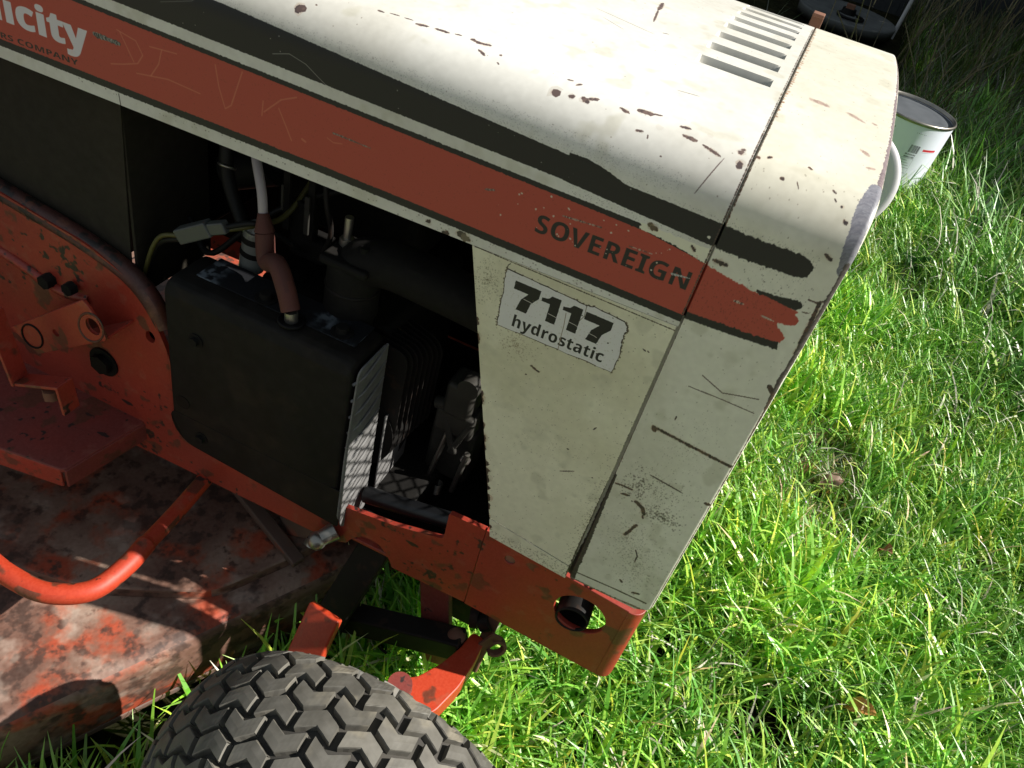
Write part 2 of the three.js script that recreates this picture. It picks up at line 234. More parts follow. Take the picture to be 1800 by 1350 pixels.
{
  const lawn = new THREE.Group(); lawn.name = 'lawn_grass'; scene.add(lawn); lawn.userData = { kind: 'stuff', label: 'bright green lawn grass with long bent blades and thin dry patches', category: 'grass' };
  const short = [1, 2, 3, 4, 5, 6].map((s) => tuftGeo(s * 31, 26, 0.052, 0.092, 0.0052, 1.2, 0.05)), long = [7, 8, 9, 10].map((s) => tuftGeo(s * 37, 12, 0.07, 0.17, 0.0062, 1.3, 0.06));
  const A = [], B = [], patch = (x, z) => fbm(x / 3 + 5, z / 3 + 5, 12, 3);
  for (let i = 0; i < 9000; i++) {
    const far = i > 7200, x = far ? rr(-0.2, 2.0) : rr(-0.75, 1.35), z = far ? rr(-5.6, -2.6) : rr(-2.7, 0.75); if (inDeck(x, z) || (x < -0.33 && z > 0.12 && inDeck(x - 0.035, z)) || Math.hypot((x + 0.196) / 0.09, (z - 0.47) / 0.1) < 1) continue;
    const pn = patch(x, z), bare = Math.hypot((x - 0.30) / 0.11, (z + 0.63) / 0.2) < 1 || Math.hypot((x - 0.46) / 0.08, (z + 1.55) / 0.2) < 1; const br = (0.7 + pn * 0.7);
    if (bare) { A.push([x, z, rr(0.35, 0.6), [2.6 * rr(0.6, 1.1), 1.15 * rr(0.6, 1.1), 4 * rr(0.5, 1.1)]]); if (rnd() < 0.35) continue; } if (pn < 0.36 && rnd() < 0.5) continue; if (z < -3.3 && x < 0.5) continue; const ye = smooth(0.45, 0.65, fbm(x / 2 + 3, z / 2 + 8, 6, 3)); A.push([x, z, (bare ? 0.5 : 0.55 + 1.1 * pn) * rr(0.75, 1.25), [br * rr(0.85, 1.3) * (1 + 0.22 * ye), br * rr(0.95, 1.15) * (1 + 0.12 * ye), br * rr(0.6, 1.2)]]);
  }
  for (let i = 0; i < 6000; i++) { const x = rr(-2.8, 3.2), z = rr(-3.2, 0.98); if ((x > -0.75 && x < 1.35 && z > -2.7 && z < 0.75) || inDeck(x, z) || Math.hypot((x + 1.34) / 0.2, (z - 0.39) / 0.16) < 1) continue; const pn = patch(x, z), br = 0.7 + pn * 0.7; A.push([x, z, (0.7 + 1.1 * pn) * rr(0.8, 1.3), [br * rr(0.85, 1.3), br * rr(0.95, 1.15), br * rr(0.6, 1.2)]]); }
  for (let i = 0; i < 5200; i++) { const x = rr(-0.7, 1.6), z = rr(-3.6, 0.75); if (inDeck(x, z) || (x < -0.3 && inDeck(x - 0.12, z))) continue; const tall = smooth(0.35, 0.8, x) * smooth(-0.9, -1.8, z) + 0.25 * smooth(0.4, 0.7, x); if (rnd() > 0.5 + tall) continue; const b = rr(0.7, 1.2); A; B.push([x, z, 0.7 + 0.75 * clamp(tall) * rr(0.6, 1.2), [b, b, b]]); }
  scatter('grass_tuft', lawn, short, A); scatter('long_grass_tuft', lawn, long, B);
}
// ---------------------------------------------------------------- the garden tractor
const tractor = thing('garden_tractor', 'old cream and orange garden tractor with worn painted hood standing on the lawn', 'tractor');
const HX0 = -0.88, HX1 = -0.0855, SB = 0.436;
const hoodBottom = (x) => 0.770 + 0.023 * (x + 0.083);
const redBottom = (x) => 0.781 + 0.02 * Math.min(0, x + 0.35);
const strip = (xs, lo, hi) => [...xs.map((x) => [x, lo(x)]), ...xs.slice().reverse().map((x) => [x, hi(x)])];
const xsH = [-0.88, -0.7, -0.6, -0.5, -0.4, -0.3, -0.2, -0.14, -0.084];
const INK = '#121312', REDP = '#ac4434', CRM = '#dedbc4';
const hoodPaint = new Paint(2048, 2048, -0.882, -0.083, 0.745, 1.505, 11, [215, 213, 204], [202, 199, 188]);
{
  const p = hoodPaint;
  p.specks(500, -0.85, -0.09, 0.85, 1.5, 0.0006, 'rgba(90,76,62,0.5)');
  p.specks(160, -0.85, -0.09, 0.9, 1.45, 0.003, 'rgba(150,132,116,0.10)');
  // black stripe with fuzzy overspray, red stripe with black borders
  p.specks(5000, -0.88, -0.12, 0.868, 0.884, 0.0003, 'rgba(40,40,36,0.28)');
  p.poly(strip(xsH.slice(0, 7), () => 0.848, (x) => 0.8785 - 0.012 * clamp((x + 0.5) / 0.31)), INK, 0.0003);
  p.poly([[-0.205, 0.8475], [-0.083, 0.8425], [-0.083, 0.861], [-0.16, 0.862], [-0.178, 0.8675], [-0.192, 0.8695], [-0.205, 0.869]], INK, 0.0004);
  p.specks(900, -0.2, -0.084, 0.84, 0.865, 0.0003, 'rgba(30,30,28,0.4)');
  p.poly(strip(xsH, (x) => redBottom(x) - 0.0065, () => 0.8385), INK, 0.0004);
  p.poly([[-0.14, 0.834], [-0.12, 0.8335], [-0.1, 0.8305], [-0.083, 0.827], [-0.083, 0.8395], [-0.14, 0.8395]], CRM, 0.0008);
  p.poly([...xsH.map((x) => [x, redBottom(x)]), [-0.083, 0.827], [-0.1, 0.830], [-0.135, 0.834], [-0.2, 0.8345], [-0.88, 0.8345]], REDP, 0.0004);
  p.specks(1600, -0.88, -0.09, 0.782, 0.833, 0.0005, 'rgba(140,56,40,0.7)');
  p.specks(500, -0.88, -0.09, 0.782, 0.833, 0.0005, 'rgba(160,70,52,0.5)');
  // lettering
  p.text('SOVEREIGN', -0.2165, 0.799, -0.0893, 0.8017, 0.0158, '#191817');
  p.text('Simplicity', -0.853, 0.789, -0.641, 0.7945, 0.0245, '#d2cdd0', '900');
  p.text('Simplicity', -0.8523, 0.789, -0.6403, 0.7945, 0.0245, '#d2cdd0', '900');
  p.text('AN ALLIS-CHALMERS COMPANY', -0.862, 0.7695, -0.654, 0.7785, 0.0052, '#1d1615');
  p.line(Array.from({ length: 13 }, (_, i) => [-0.6595 + Math.cos(i / 6 * 3.1416) * 0.0026, 0.7885 + Math.sin(i / 6 * 3.1416) * 0.0026]), 0.0005, '#d8c8c4'); p.text('R', -0.6608, 0.787, -0.6582, 0.787, 0.003, '#d8c8c4');
  // scratched handwriting
  const sc = 'rgba(200,124,92,0.6)', ln = (a, w = 0.0011) => { const q = []; for (let i = 0; i < a.length; i += 2) q.push([a[i] / 1000, a[i + 1] / 1000]); p.line(q, w, sc); };
  ln([-604, 824, -592, 803]); ln([-607, 825, -588, 822, -582, 812, -588, 803, -604, 797, -617, 793]); ln([-574, 822, -547, 825]); ln([-562, 823, -566, 810, -575, 797]); ln([-590, 794, -557, 800, -525, 799]);
  ln([-509, 829, -506, 812, -500, 795, -494, 800, -483, 832]); ln([-462, 806, -446, 822, -432, 829]); ln([-463, 815, -464, 802]); ln([-448, 814, -440, 800, -435, 791]); ln([-425, 796, -422, 795], 0.002);
  ln([-402, 806, -396, 804, -388, 806], 0.0009);
  p.band([[-0.632, 0.8135], [-0.606, 0.8135]], 0.004, 0.0035, ['#7d7c74', '#4a4b48', '#96938a', '#323330'], 90);
  p.band([[-0.397, 0.812], [-0.362, 0.812]], 0.0018, 0.0012, ['#8a7f74', '#6a4a42', '#5a5048'], 70);
  p.band([[-0.262, 0.8165], [-0.254, 0.819]], 0.002, 0.002, ['#6c4c44', '#8e8074'], 20);
  p.band([[-0.197, 0.8205], [-0.166, 0.8235]], 0.002, 0.0012, ['#8c6a5c', '#b09a8c', '#5a3a34'], 60);
  p.band([[-0.142, 0.818], [-0.124, 0.819]], 0.0014, 0.001, ['#b0968a', '#74463c'], 30);
  p.specks(40, -0.25, -0.1, 0.8, 0.832, 0.0008, '#c4b6a6');
  p.band([[-0.106, 0.810], [-0.092, 0.812]], 0.0022, 0.0012, ['#97a0a0', '#b9b4ac', '#7c8484'], 30);
  // thin pale scratches in the black stripe
  p.line([[-0.455, 0.856], [-0.44, 0.861], [-0.425, 0.858], [-0.412, 0.851], [-0.4, 0.845]], 0.0006, 'rgba(190,186,178,0.7)');
  p.line([[-0.56, 0.862], [-0.53, 0.872], [-0.52, 0.881]], 0.0006, 'rgba(190,186,178,0.5)');
  p.specks(26, -0.6, -0.09, 0.85, 0.874, 0.0005, 'rgba(200,196,188,0.7)'); p.dot(-0.091, 0.848, 0.0014, '#d4d0c0');
  // paint chips on the top, down to dark primer
  const A = [[-442, 895, -436, 897, 6.8], [-429, 903, -428, 903, 1.9], [-353, 921, -344, 923, 3.4], [-338, 924, -327, 925, 2.9], [-385, 920, -380, 920, 1.9], [-376, 922, -368, 923, 1.4], [-364, 923, -357, 924, 1.4], [-323, 927, -318, 928, 1.9], [-309, 928, -302, 927, -295, 929, 3.4], [-299, 918, -292, 914, 2.4], [-283, 921, -282, 921, 2.4], [-281, 912, -279, 911, 1.4], [-233, 906, -230, 904, 7.7], [-221, 907, -218, 907, 3.4], [-229, 922, -225, 923, 1.9], [-221, 919, -218, 923, 1.9], [-212, 909, -207, 907, 4.3], [-208, 910, -201, 913, 2.9]];
  const B = [[-184, 913, -177, 911, 2.9], [-172, 917, -161, 919, 4.3], [-162, 919, -155, 921, 1.9], [-167, 900, -162, 901, 1.9], [-158, 900, -157, 897, 1], [-144, 889, -143, 889, 1.4], [-220, 1155, -217, 1125, 3.9], [-217, 1125, -211, 1086, 1.9], [-259, 1069, -202, 1056, 0.6], [-247, 1053, -225, 1042, 0.5], [-157, 966, -140, 969, 0.7], [-140, 917, -133, 918, 2.9], [-136, 910, -125, 909, 2.9], [-120, 908, -106, 904, 2.4], [-112, 874, -103, 904, 0.7], [-95, 912, -93, 918, 3.9], [-92, 901, -92, 906, 4.8], [-197, 1066, -192, 1068, 1.4]];
  for (const a of [...A, ...B]) p.chip(a, ['#5b4a45', '#6a5850', '#4e413e']);
  p.chip([-290, 766, -284, 767, 4], RUST); p.chip([-277, 771, -266, 769, 7], ['#5a5142', '#6e6350', '#413a30']); p.chip([-305, 770, -302, 771, 4], RUST);
  p.chip([-134, 841, -128, 838, 5], ['#5e503c', '#8a7a5c', '#4a3c2e']); p.chip([-100, 837, -96, 834, 2.2], RUST);
  p.specks(240, -0.88, -0.09, 0.765, 0.775, 0.0006, 'rgba(60,50,40,0.5)');
  // worn edge along the joint
  p.band([[-0.0862, 0.78], [-0.0862, 0.95], [-0.0862, 1.3]], 0.0012, 0.0011, RUST, 340);
  p.line([[-0.611, 0.757], [-0.612, 0.768]], 0.0008, '#2a2622');
}
M.hood = std({ map: hoodPaint.tex(), roughness: 0.5, clearcoat: 0.12, clearcoatRoughness: 0.35 });
const LX = [-0.160, -0.0965], LS = Array.from({ length: 8 }, (_, i) => 1.0305 + i * 0.0389), LD = 0.0185;   // eight pressed louvers: far edge at s + LD, open edge at s
{
  const xs = [HX0, -0.74, -0.6, -0.46, -0.32, -0.22, LX[0], LX[1], HX1];
  const base = sList(0.76, 1.49).filter((s) => !LS.some((l) => s > l - 0.004 && s < l + LD + 0.004));
  const ss = [...base, ...LS.flatMap((l) => [l, l + LD])].sort((a, b) => a - b);
  const hole = new Set(); for (const l of LS) hole.add(ss.indexOf(l));
  const hood = mesh('hood', sheetGeo(xs.length, ss.length, (i, j) => {
    const lo = hoodBottom(xs[i]), s = ss[j] < 0.84 ? lo + (ss[j] - 0.76) * (0.84 - lo) / 0.08 : ss[j], [z, y, nz, ny] = prof(s);
    return { p: [xs[i], y, z], n: [0, ny, nz], uv: hoodPaint.uv(xs[i], s) };
  }, 0.0013, (i, j) => i === 6 && hole.has(j)), M.hood, tractor);
  // each louver is a scoop: level with the sheet at its far edge and ends, sunk at its near edge, where it stays open
  const nx = 25, nv = 9;
  for (const l of LS) {
    const D = 0.024, dep = (u, v) => { const x = u * (LX[1] - LX[0]), L = LX[1] - LX[0], e = Math.min(x, L - x); return D * Math.sqrt(clamp(1 - Math.pow(1 - clamp(e / 0.008), 2))) * Math.pow(Math.sin(clamp(v) * Math.PI / 2), 0.9); };
    const P = (u, v) => { const s = l + LD * (1 - v * 0.8), [z, y, nz, ny] = prof(s), d = dep(u, v); return [LX[0] + u * (LX[1] - LX[0]), y - ny * d, z - nz * d]; };
    const at = (i, j) => { const u = i / (nx - 1), v = 1 - j / (nv - 1), e = 0.004, a = P(u + e, v), b = P(u - e, v), c = P(u, v + e), d = P(u, v - e); const n = V(a[0] - b[0], a[1] - b[1], a[2] - b[2]).cross(V(d[0] - c[0], d[1] - c[1], d[2] - c[2])).normalize(); if (n.y < 0) n.negate(); return { p: P(u, v), n: n.toArray(), uv: hoodPaint.uv(LX[0] + u * (LX[1] - LX[0]), l + LD * (1 - v)) }; };
    mesh('louver', sheetGeo(nx, nv, at, 0.0011), M.hood, hood);
  }
  part('hinge_tab', [box(0.013, 0.026, 0.004, -0.087, 0.896, -0.247, 0.001), box(0.013, 0.004, 0.014, -0.087, 0.91, -0.242, 0.001)], M.rust, hood);
}

// the front shell that carries the grille
const shellPaint = new Paint(512, 2048, -0.088, 0.024, 0.43, 1.82, 23, [217, 214, 198], [203, 199, 181]);
{
  const p = shellPaint;
  p.specks(900, -0.085, 0.01, 0.44, 1.75, 0.0005, 'rgba(86,74,60,0.5)');
  p.cloud(380, -0.045, 0.6, 0.035, 0.03, 0.0006, 'rgba(84,76,62,0.42)'); p.cloud(420, -0.05, 0.53, 0.03, 0.035, 0.0006, 'rgba(84,76,62,0.34)'); p.cloud(500, -0.03, 0.5, 0.03, 0.04, 0.0007, 'rgba(96,88,72,0.34)'); p.cloud(140, -0.06, 0.60, 0.012, 0.02, 0.0009, 'rgba(70,62,52,0.5)'); p.cloud(240, -0.03, 0.575, 0.02, 0.01, 0.0009, 'rgba(70,62,52,0.45)'); p.cloud(260, -0.035, 0.66, 0.03, 0.05, 0.0004, 'rgba(84,76,62,0.4)');
  // ends of the stripes
  p.poly([[-0.09, 0.8425], [-0.06, 0.8425], [-0.024, 0.8445], [-0.018, 0.8475], [-0.017, 0.8555], [-0.022, 0.860], [-0.03, 0.8615], [-0.06, 0.860], [-0.09, 0.861]], INK, 0.001);
  p.specks(600, -0.085, -0.016, 0.84, 0.865, 0.0003, 'rgba(30,30,28,0.4)');
  p.poly([[-0.09, 0.7785], [-0.05, 0.781], [-0.012, 0.7845], [-0.014, 0.791], [-0.09, 0.788]], INK, 0.0007);
  p.poly([[-0.045, 0.824], [-0.03, 0.8255], [-0.014, 0.8285], [-0.011, 0.8245], [-0.014, 0.8205], [-0.04, 0.819]], INK, 0.0007);
  p.poly([[-0.09, 0.7845], [-0.04, 0.788], [-0.014, 0.7905], [-0.0115, 0.794], [-0.014, 0.799], [-0.02, 0.8025], [-0.021, 0.806], [-0.014, 0.8065], [-0.009, 0.8095], [-0.0085, 0.814], [-0.013, 0.817], [-0.0115, 0.8195], [-0.03, 0.8215], [-0.05, 0.822], [-0.07, 0.825], [-0.09, 0.828]], REDP, 0.001);
  p.specks(300, -0.085, -0.02, 0.79, 0.82, 0.0005, 'rgba(112,42,32,0.7)');
  p.band([[-0.056, 0.809], [-0.049, 0.809]], 0.0022, 0.0016, ['#4a3430', '#b8a090'], 14); p.band([[-0.034, 0.806], [-0.024, 0.8055]], 0.0016, 0.001, ['#c0b4a4', '#a89a8c'], 22);
  p.specks(70, -0.06, -0.01, 0.824, 0.842, 0.0005, 'rgba(60,52,46,0.45)');
  const A = [[-65, 1037, -50, 1035, 5.8], [-34, 1036, -20, 1028, 4.3], [-14, 1033, -11, 1031, 2.4], [-17, 978, -11, 973, 3.4], [-11, 954, -5, 956, 2.4]];
  for (const a of A) p.chip(a, ['#a89184', '#b39c8e', '#9c8578']);
  const B = [[-63, 905, -61, 905, 2.4], [-52, 907, -49, 902, 0.7], [-28, 911, -25, 909, 1.4], [-25, 905, -23, 903, 1], [-19, 901, -18, 901, 1.9], [-14, 893, -11, 891, 2.4], [-48, 925, -46, 924, 2.4], [-76, 918, -74, 921, 2.4], [-84, 915, -81, 915, 2.4], [-15, 868, -9, 865, 2.4], [-82, 833, -71, 833, 3.4], [-10, 832, -4, 832, 1, 836, 1.2], [-2, 832, -1, 819, 0, 799, 1, 787, 2.9], [-10, 821, -5, 822, 0.7]];
  const C = [[-71, 669, -38, 666, 2, 663, 2.9], [-71, 667, -68, 666, 4.3], [-56, 617, -23, 613, 1.4], [-3, 613, 3, 613, 2.9], [-80, 590, -74, 591, -64, 591, 1.9], [-72, 581, -64, 583, 2.9], [-57, 579, -49, 576, -45, 568, 3.9], [-46, 567, -44, 563, 1.9], [-53, 533, -51, 538, -47, 552, 2.9], [-37, 520, -33, 513, -33, 505, 1.4], [-37, 471, -35, 469, 2.9], [-22, 461, -14, 464, 2.4], [-59, 722, -31, 723, -4, 723, 0.6], [-53, 737, -33, 729, -20, 733, -6, 737, 0.6], [-57, 685, -57, 689, 1.4]];
  for (const a of [...B, ...C]) p.chip(a, RUST);
  // bare worn metal along the front bend and the joint
  p.band([[0.0035, 1.3], [0.0025, 1.1], [0.0035, 1.0], [0.002, 0.93]], 0.003, 0.0055, ['#75686a', '#6a5c5e', '#7e7070'], 220);
  p.band([[0.001, 0.93], [-0.004, 0.905], [-0.001, 0.88], [0.003, 0.86]], 0.009, 0.008, ['#77777e', '#84848a', '#6c6c74', '#7c7a80'], 900);
  p.band([[0.003, 0.865], [0.0035, 0.82], [0.003, 0.79], [0.0015, 0.76], [0.0035, 0.73]], 0.005, 0.004, ['#4f4644', '#5c5250', '#433b3a'], 260);
  p.band([[-0.004, 0.752], [0.003, 0.745], [0.004, 0.7], [0.0045, 0.55], [0.004, 0.45]], 0.003, 0.002, RUST, 220);
  p.band([[-0.0835, 0.44], [-0.0825, 0.5], [-0.0832, 0.6]], 0.0075, 0.0022, ['#39322c', '#453c34', '#2c2724'], 420);
  p.band([[-0.084, 0.6], [-0.084, 0.78]], 0.0009, 0.0006, RUST, 200);
  p.band([[-0.0838, 0.86], [-0.0838, 1.3]], 0.0014, 0.0014, ['#6a4e3e', '#5c4436'], 420); p.band([[-0.083, 0.98], [-0.082, 1.15], [-0.083, 1.3]], 0.003, 0.003, ['#a98a70', '#b39a80', '#94765e'], 34);
  p.band([[-0.081, 0.452], [-0.04, 0.4545], [-0.004, 0.4555]], 0.0012, 0.0016, ['#4a4238', '#5c5244'], 260); p.band([[-0.09, 0.441], [-0.05, 0.4405], [0, 0.444]], 0.002, 0.003, ['#6a5e50', '#85786a'], 60);
}
M.shell = std({ map: shellPaint.tex(), roughness: 0.5, clearcoat: 0.12, clearcoatRoughness: 0.35 });
{
  const R = 0.0045, xp = []; xp.push([-0.102, 0.0052, 1, 0]); xp.push([-0.087, 0.0052, 1, 0]); xp.push([-0.0845, 0.004, 0.7, -0.7]); xp.push([-0.0838, 0.0006, 0.7, -0.7]); xp.push([-0.0832, 0, 1, 0]); for (const x of [-0.06, -0.035, -0.012]) xp.push([x, 0, 1, 0]);
  for (let k = 0; k <= 6; k++) { const a = k / 6 * Math.PI / 2; xp.push([0.004 - R + Math.sin(a) * R, R - Math.cos(a) * R, Math.cos(a), Math.sin(a)]); }
  xp.push([0.004, 0.013, 0, 1]); xp.push([0.0035, 0.0155, -0.5, 0.8]); xp.push([-0.02, 0.017, -1, 0.1]);
  const ss = sList(0, 1).length, at = (i, j) => {
    const [x, inset, ka, kx] = xp[i], lo = SB + 0.004 + 0.012 * Math.pow(clamp((x + 0.012) / 0.016), 2), list = sList(lo, 2 * SM - lo), s = list[j], [z, y, nz, ny] = prof(s);
    return { p: [x, y - ny * inset, z - nz * inset], n: [kx, ny * ka, nz * ka], uv: shellPaint.uv(x < 0 ? x : Math.min(0.022, x + inset), s) };
  };
  const shell = mesh('grille_shell', sheetGeo(xp.length, ss, at, 0.0013), M.shell, tractor);
  // expanded metal grille below, blank panel with two round lamps above
  const w = [], p = 0.0125, row = 0.0112;
  for (let k = 0; k < 27; k++) for (let i = -17; i < 17; i++) { const y0 = 0.448 + k * row, za = i * p, s = (i + k) & 1 ? 1 : -1, a = [-0.022, y0 + s * 0.0042, za], b = [-0.022, y0 - s * 0.0042, za + p]; w.push(bar(a, b, 0.0022, 0.0022, [1, 0, 0], 0.0003)); }
  const plain = w.map((g) => { const h = g.index ? g.toNonIndexed() : g; return h; });
  part('expanded_metal_grille', plain, M.blackSteel, shell);
  const up = new THREE.Shape(); up.moveTo(-0.214, 0.745); up.lineTo(0.214, 0.745); up.lineTo(0.214, 0.86); up.quadraticCurveTo(0.212, 0.892, 0.18, 0.894); up.lineTo(-0.18, 0.894); up.quadraticCurveTo(-0.212, 0.892, -0.214, 0.86); up.closePath();
  const ug = new THREE.ExtrudeGeometry(up, { depth: 0.004, bevelEnabled: false }); ug.rotateY(Math.PI / 2); ug.translate(-0.022, 0, 0); part('lamp_panel', ug, M.blackSteel, shell);
  for (const z of [-0.12, 0.12]) part('headlight', [cyl([-0.019, 0.815, z], [-0.006, 0.815, z], 0.05, 0.052, 32)], M.clearPlastic, shell);
}

// the tapered side panel below the hood, with its model plate
const panelPaint = new Paint(1024, 1536, -0.27, -0.08, 0.43, 0.775, 37, [220, 215, 190], [204, 198, 170]);
{
  const p = panelPaint;
  p.specks(700, -0.27, -0.08, 0.44, 0.77, 0.0005, 'rgba(96,84,66,0.5)'); p.cloud(380, -0.243, 0.74, 0.014, 0.02, 0.0006, 'rgba(110,104,76,0.35)'); p.cloud(260, -0.205, 0.69, 0.02, 0.014, 0.0007, 'rgba(120,104,78,0.32)'); p.cloud(300, -0.15, 0.6, 0.06, 0.08, 0.0006, 'rgba(120,108,82,0.25)');
  for (const a of [[-187, 676, -183, 674, -179, 673, 1.9], [-132, 574, -119, 582, 1.2], [-117, 638, -115, 642, 1.4], [-133, 604, -131, 604, 1.4], [-102, 584, -101, 584, 1.4], [-104, 738, -101, 737, 1.4], [-100, 738, -98, 737, 1.2], [-190, 664, -189, 665, 1.4], [-157, 693, -157, 693, 1], [-229, 707, -228, 707, 1]]) p.chip(a, RUST);
  const edge = (s) => -0.263 + (0.766 - s) * 0.265;
  for (const [s, w] of [[0.70, 3], [0.685, 4], [0.682, 3], [0.625, 5], [0.618, 4], [0.59, 4], [0.575, 5], [0.565, 3], [0.545, 6], [0.535, 8], [0.525, 7], [0.515, 5], [0.5, 7], [0.49, 6], [0.475, 6], [0.46, 4]]) p.chip([edge(s) * 1000 + 0.5, s * 1000, edge(s) * 1000 + 2, s * 1000 - 7, w + 1.5], RUST);
  p.band([[-0.087, 0.44], [-0.0875, 0.5], [-0.0865, 0.6], [-0.0863, 0.765]], 0.004, 0.0008, ['#4a4238', '#6a604e', '#38322a'], 150);
  p.cloud(420, -0.09, 0.53, 0.01, 0.1, 0.0007, 'rgba(96,86,66,0.35)');
  p.band([[-0.183, 0.4695], [-0.14, 0.4635], [-0.088, 0.4555]], 0.0008, 0.0014, ['#3c352d', '#564c3e'], 300); p.specks(300, -0.18, -0.09, 0.435, 0.455, 0.0009, 'rgba(110,100,80,0.35)');
  p.band([[-0.26, 0.7655], [-0.085, 0.7655]], 0.001, 0.0012, ['#4a4236', '#655b48'], 420);
}
M.panel = std({ map: panelPaint.tex(), roughness: 0.5, clearcoat: 0.12, clearcoatRoughness: 0.4 });
const flatUV = (g, p) => { const q = g.attributes.position, uv = g.attributes.uv; for (let i = 0; i < q.count; i++) { const [a, b] = p.uv(q.getX(i), q.getY(i)); uv.setXY(i, a, b); } return g; };
{
  const main = plate([[-0.2625, 0.7655], [-0.0866, 0.7695], [-0.0875, 0.4558], [-0.183, 0.4698]], 0.2342, 0.0016, [], 0.0003);
  const foot = plate([[-0.1828, 0.4684], [-0.0875, 0.4544], [-0.088, 0.435], [-0.177, 0.4425]], 0.2338, 0.0016, [], 0.0003);
  const panel = mesh('side_panel', flatUV(mergeGeometries([main, foot]), panelPaint), M.panel, tractor);
  const d = new Paint(1024, 600, -0.2325, -0.1175, 0.697, 0.762, 41), g = d.g;
  g.fillStyle = '#d6d3d0'; g.fillRect(0, 0, 1024, 600);
  d.specks(500, -0.2325, -0.1175, 0.697, 0.762, 0.0007, 'rgba(190,184,170,0.5)');
  const num = (pts, x0, x1, s0, s1) => d.poly(pts.map(([a, b]) => [x0 + a * (x1 - x0), s0 + b * (s1 - s0)]), '#141413', 0.0002);
  const SEV = [[0, 1], [1, 1], [1, 0.7], [0.76, 0.4], [0.68, 0], [0.26, 0], [0.36, 0.42], [0.58, 0.7], [0, 0.7]], ONE = [[0, 0.68], [0, 0.82], [0.34, 0.86], [0.5, 1], [1, 1], [1, 0], [0.48, 0], [0.48, 0.68]];
  num(SEV, -0.2195, -0.1968, 0.7245, 0.751); num(ONE, -0.1945, -0.1785, 0.7255, 0.7505); num(ONE, -0.1755, -0.1595, 0.7255, 0.7505); num(SEV, -0.1565, -0.133, 0.7245, 0.750);
  for (const [x, s] of [[-0.205, 0.7365], [-0.182, 0.733], [-0.164, 0.7335], [-0.146, 0.731]]) d.line([[x - 0.004, s + 0.0005], [x + 0.002, s], [x + 0.004, s - 0.0005]], 0.0006, '#bfb9b0');
  d.text('hydrostatic', -0.2145, 0.7072, -0.1305, 0.7092, 0.0118, '#161615');
  d.line([[-0.158, 0.758], [-0.157, 0.745], [-0.160, 0.738]], 0.0005, '#6a5e4c'); d.line([[-0.172, 0.741], [-0.1705, 0.728], [-0.170, 0.716], [-0.169, 0.703]], 0.0006, '#8a7c64');
  d.specks(16, -0.23, -0.12, 0.7, 0.76, 0.0007, '#4c443a'); d.band([[-0.137, 0.7155], [-0.133, 0.718]], 0.0018, 0.001, ['#2c2824'], 14);
  const o = [[-0.2295, 0.7585], [-0.2, 0.7575], [-0.17, 0.7565], [-0.158, 0.7555], [-0.152, 0.757], [-0.125, 0.7552], [-0.1215, 0.752], [-0.1205, 0.748], [-0.1215, 0.743], [-0.1205, 0.733], [-0.119, 0.722], [-0.1198, 0.704], [-0.15, 0.7035], [-0.19, 0.7030], [-0.2265, 0.7022], [-0.2268, 0.712], [-0.228, 0.722], [-0.2275, 0.735], [-0.2292, 0.748]];
  const j = mulberry(5), ragged = []; for (let i = 0; i < o.length; i++) { const [ax, as] = o[i], [bx, bs] = o[(i + 1) % o.length]; for (let k = 0; k < 4; k++) ragged.push([ax + (bx - ax) * k / 4 + (j() - 0.5) * 0.0008, as + (bs - as) * k / 4 + (j() - 0.5) * 0.0008]); }
  for (let i = 0; i < ragged.length; i++) d.line([ragged[i], ragged[(i + 1) % ragged.length]], 0.0013 * (0.5 + j()), j() < 0.8 ? '#3c3328' : '#665a46');
  const dec = mesh('model_decal', flatUV(plate(ragged, 0.2345, 0.0002, [], 0), d), std({ map: d.tex(), roughness: 0.5 }), panel);
  dec.userData.label = 'cracked white model decal with black number and lettering';
  // dirt that has gathered round the decal
  for (let i = 0; i < ragged.length; i++) { panelPaint.dot(ragged[i][0] + (j() - 0.5) * 0.0012, ragged[i][1] + (j() - 0.5) * 0.0012, 0.001, 'rgba(88,76,56,0.7)'); }
  panelPaint.line([[-0.2295, 0.757], [-0.229, 0.7615], [-0.2275, 0.7635]], 0.0008, '#3a342c');
}
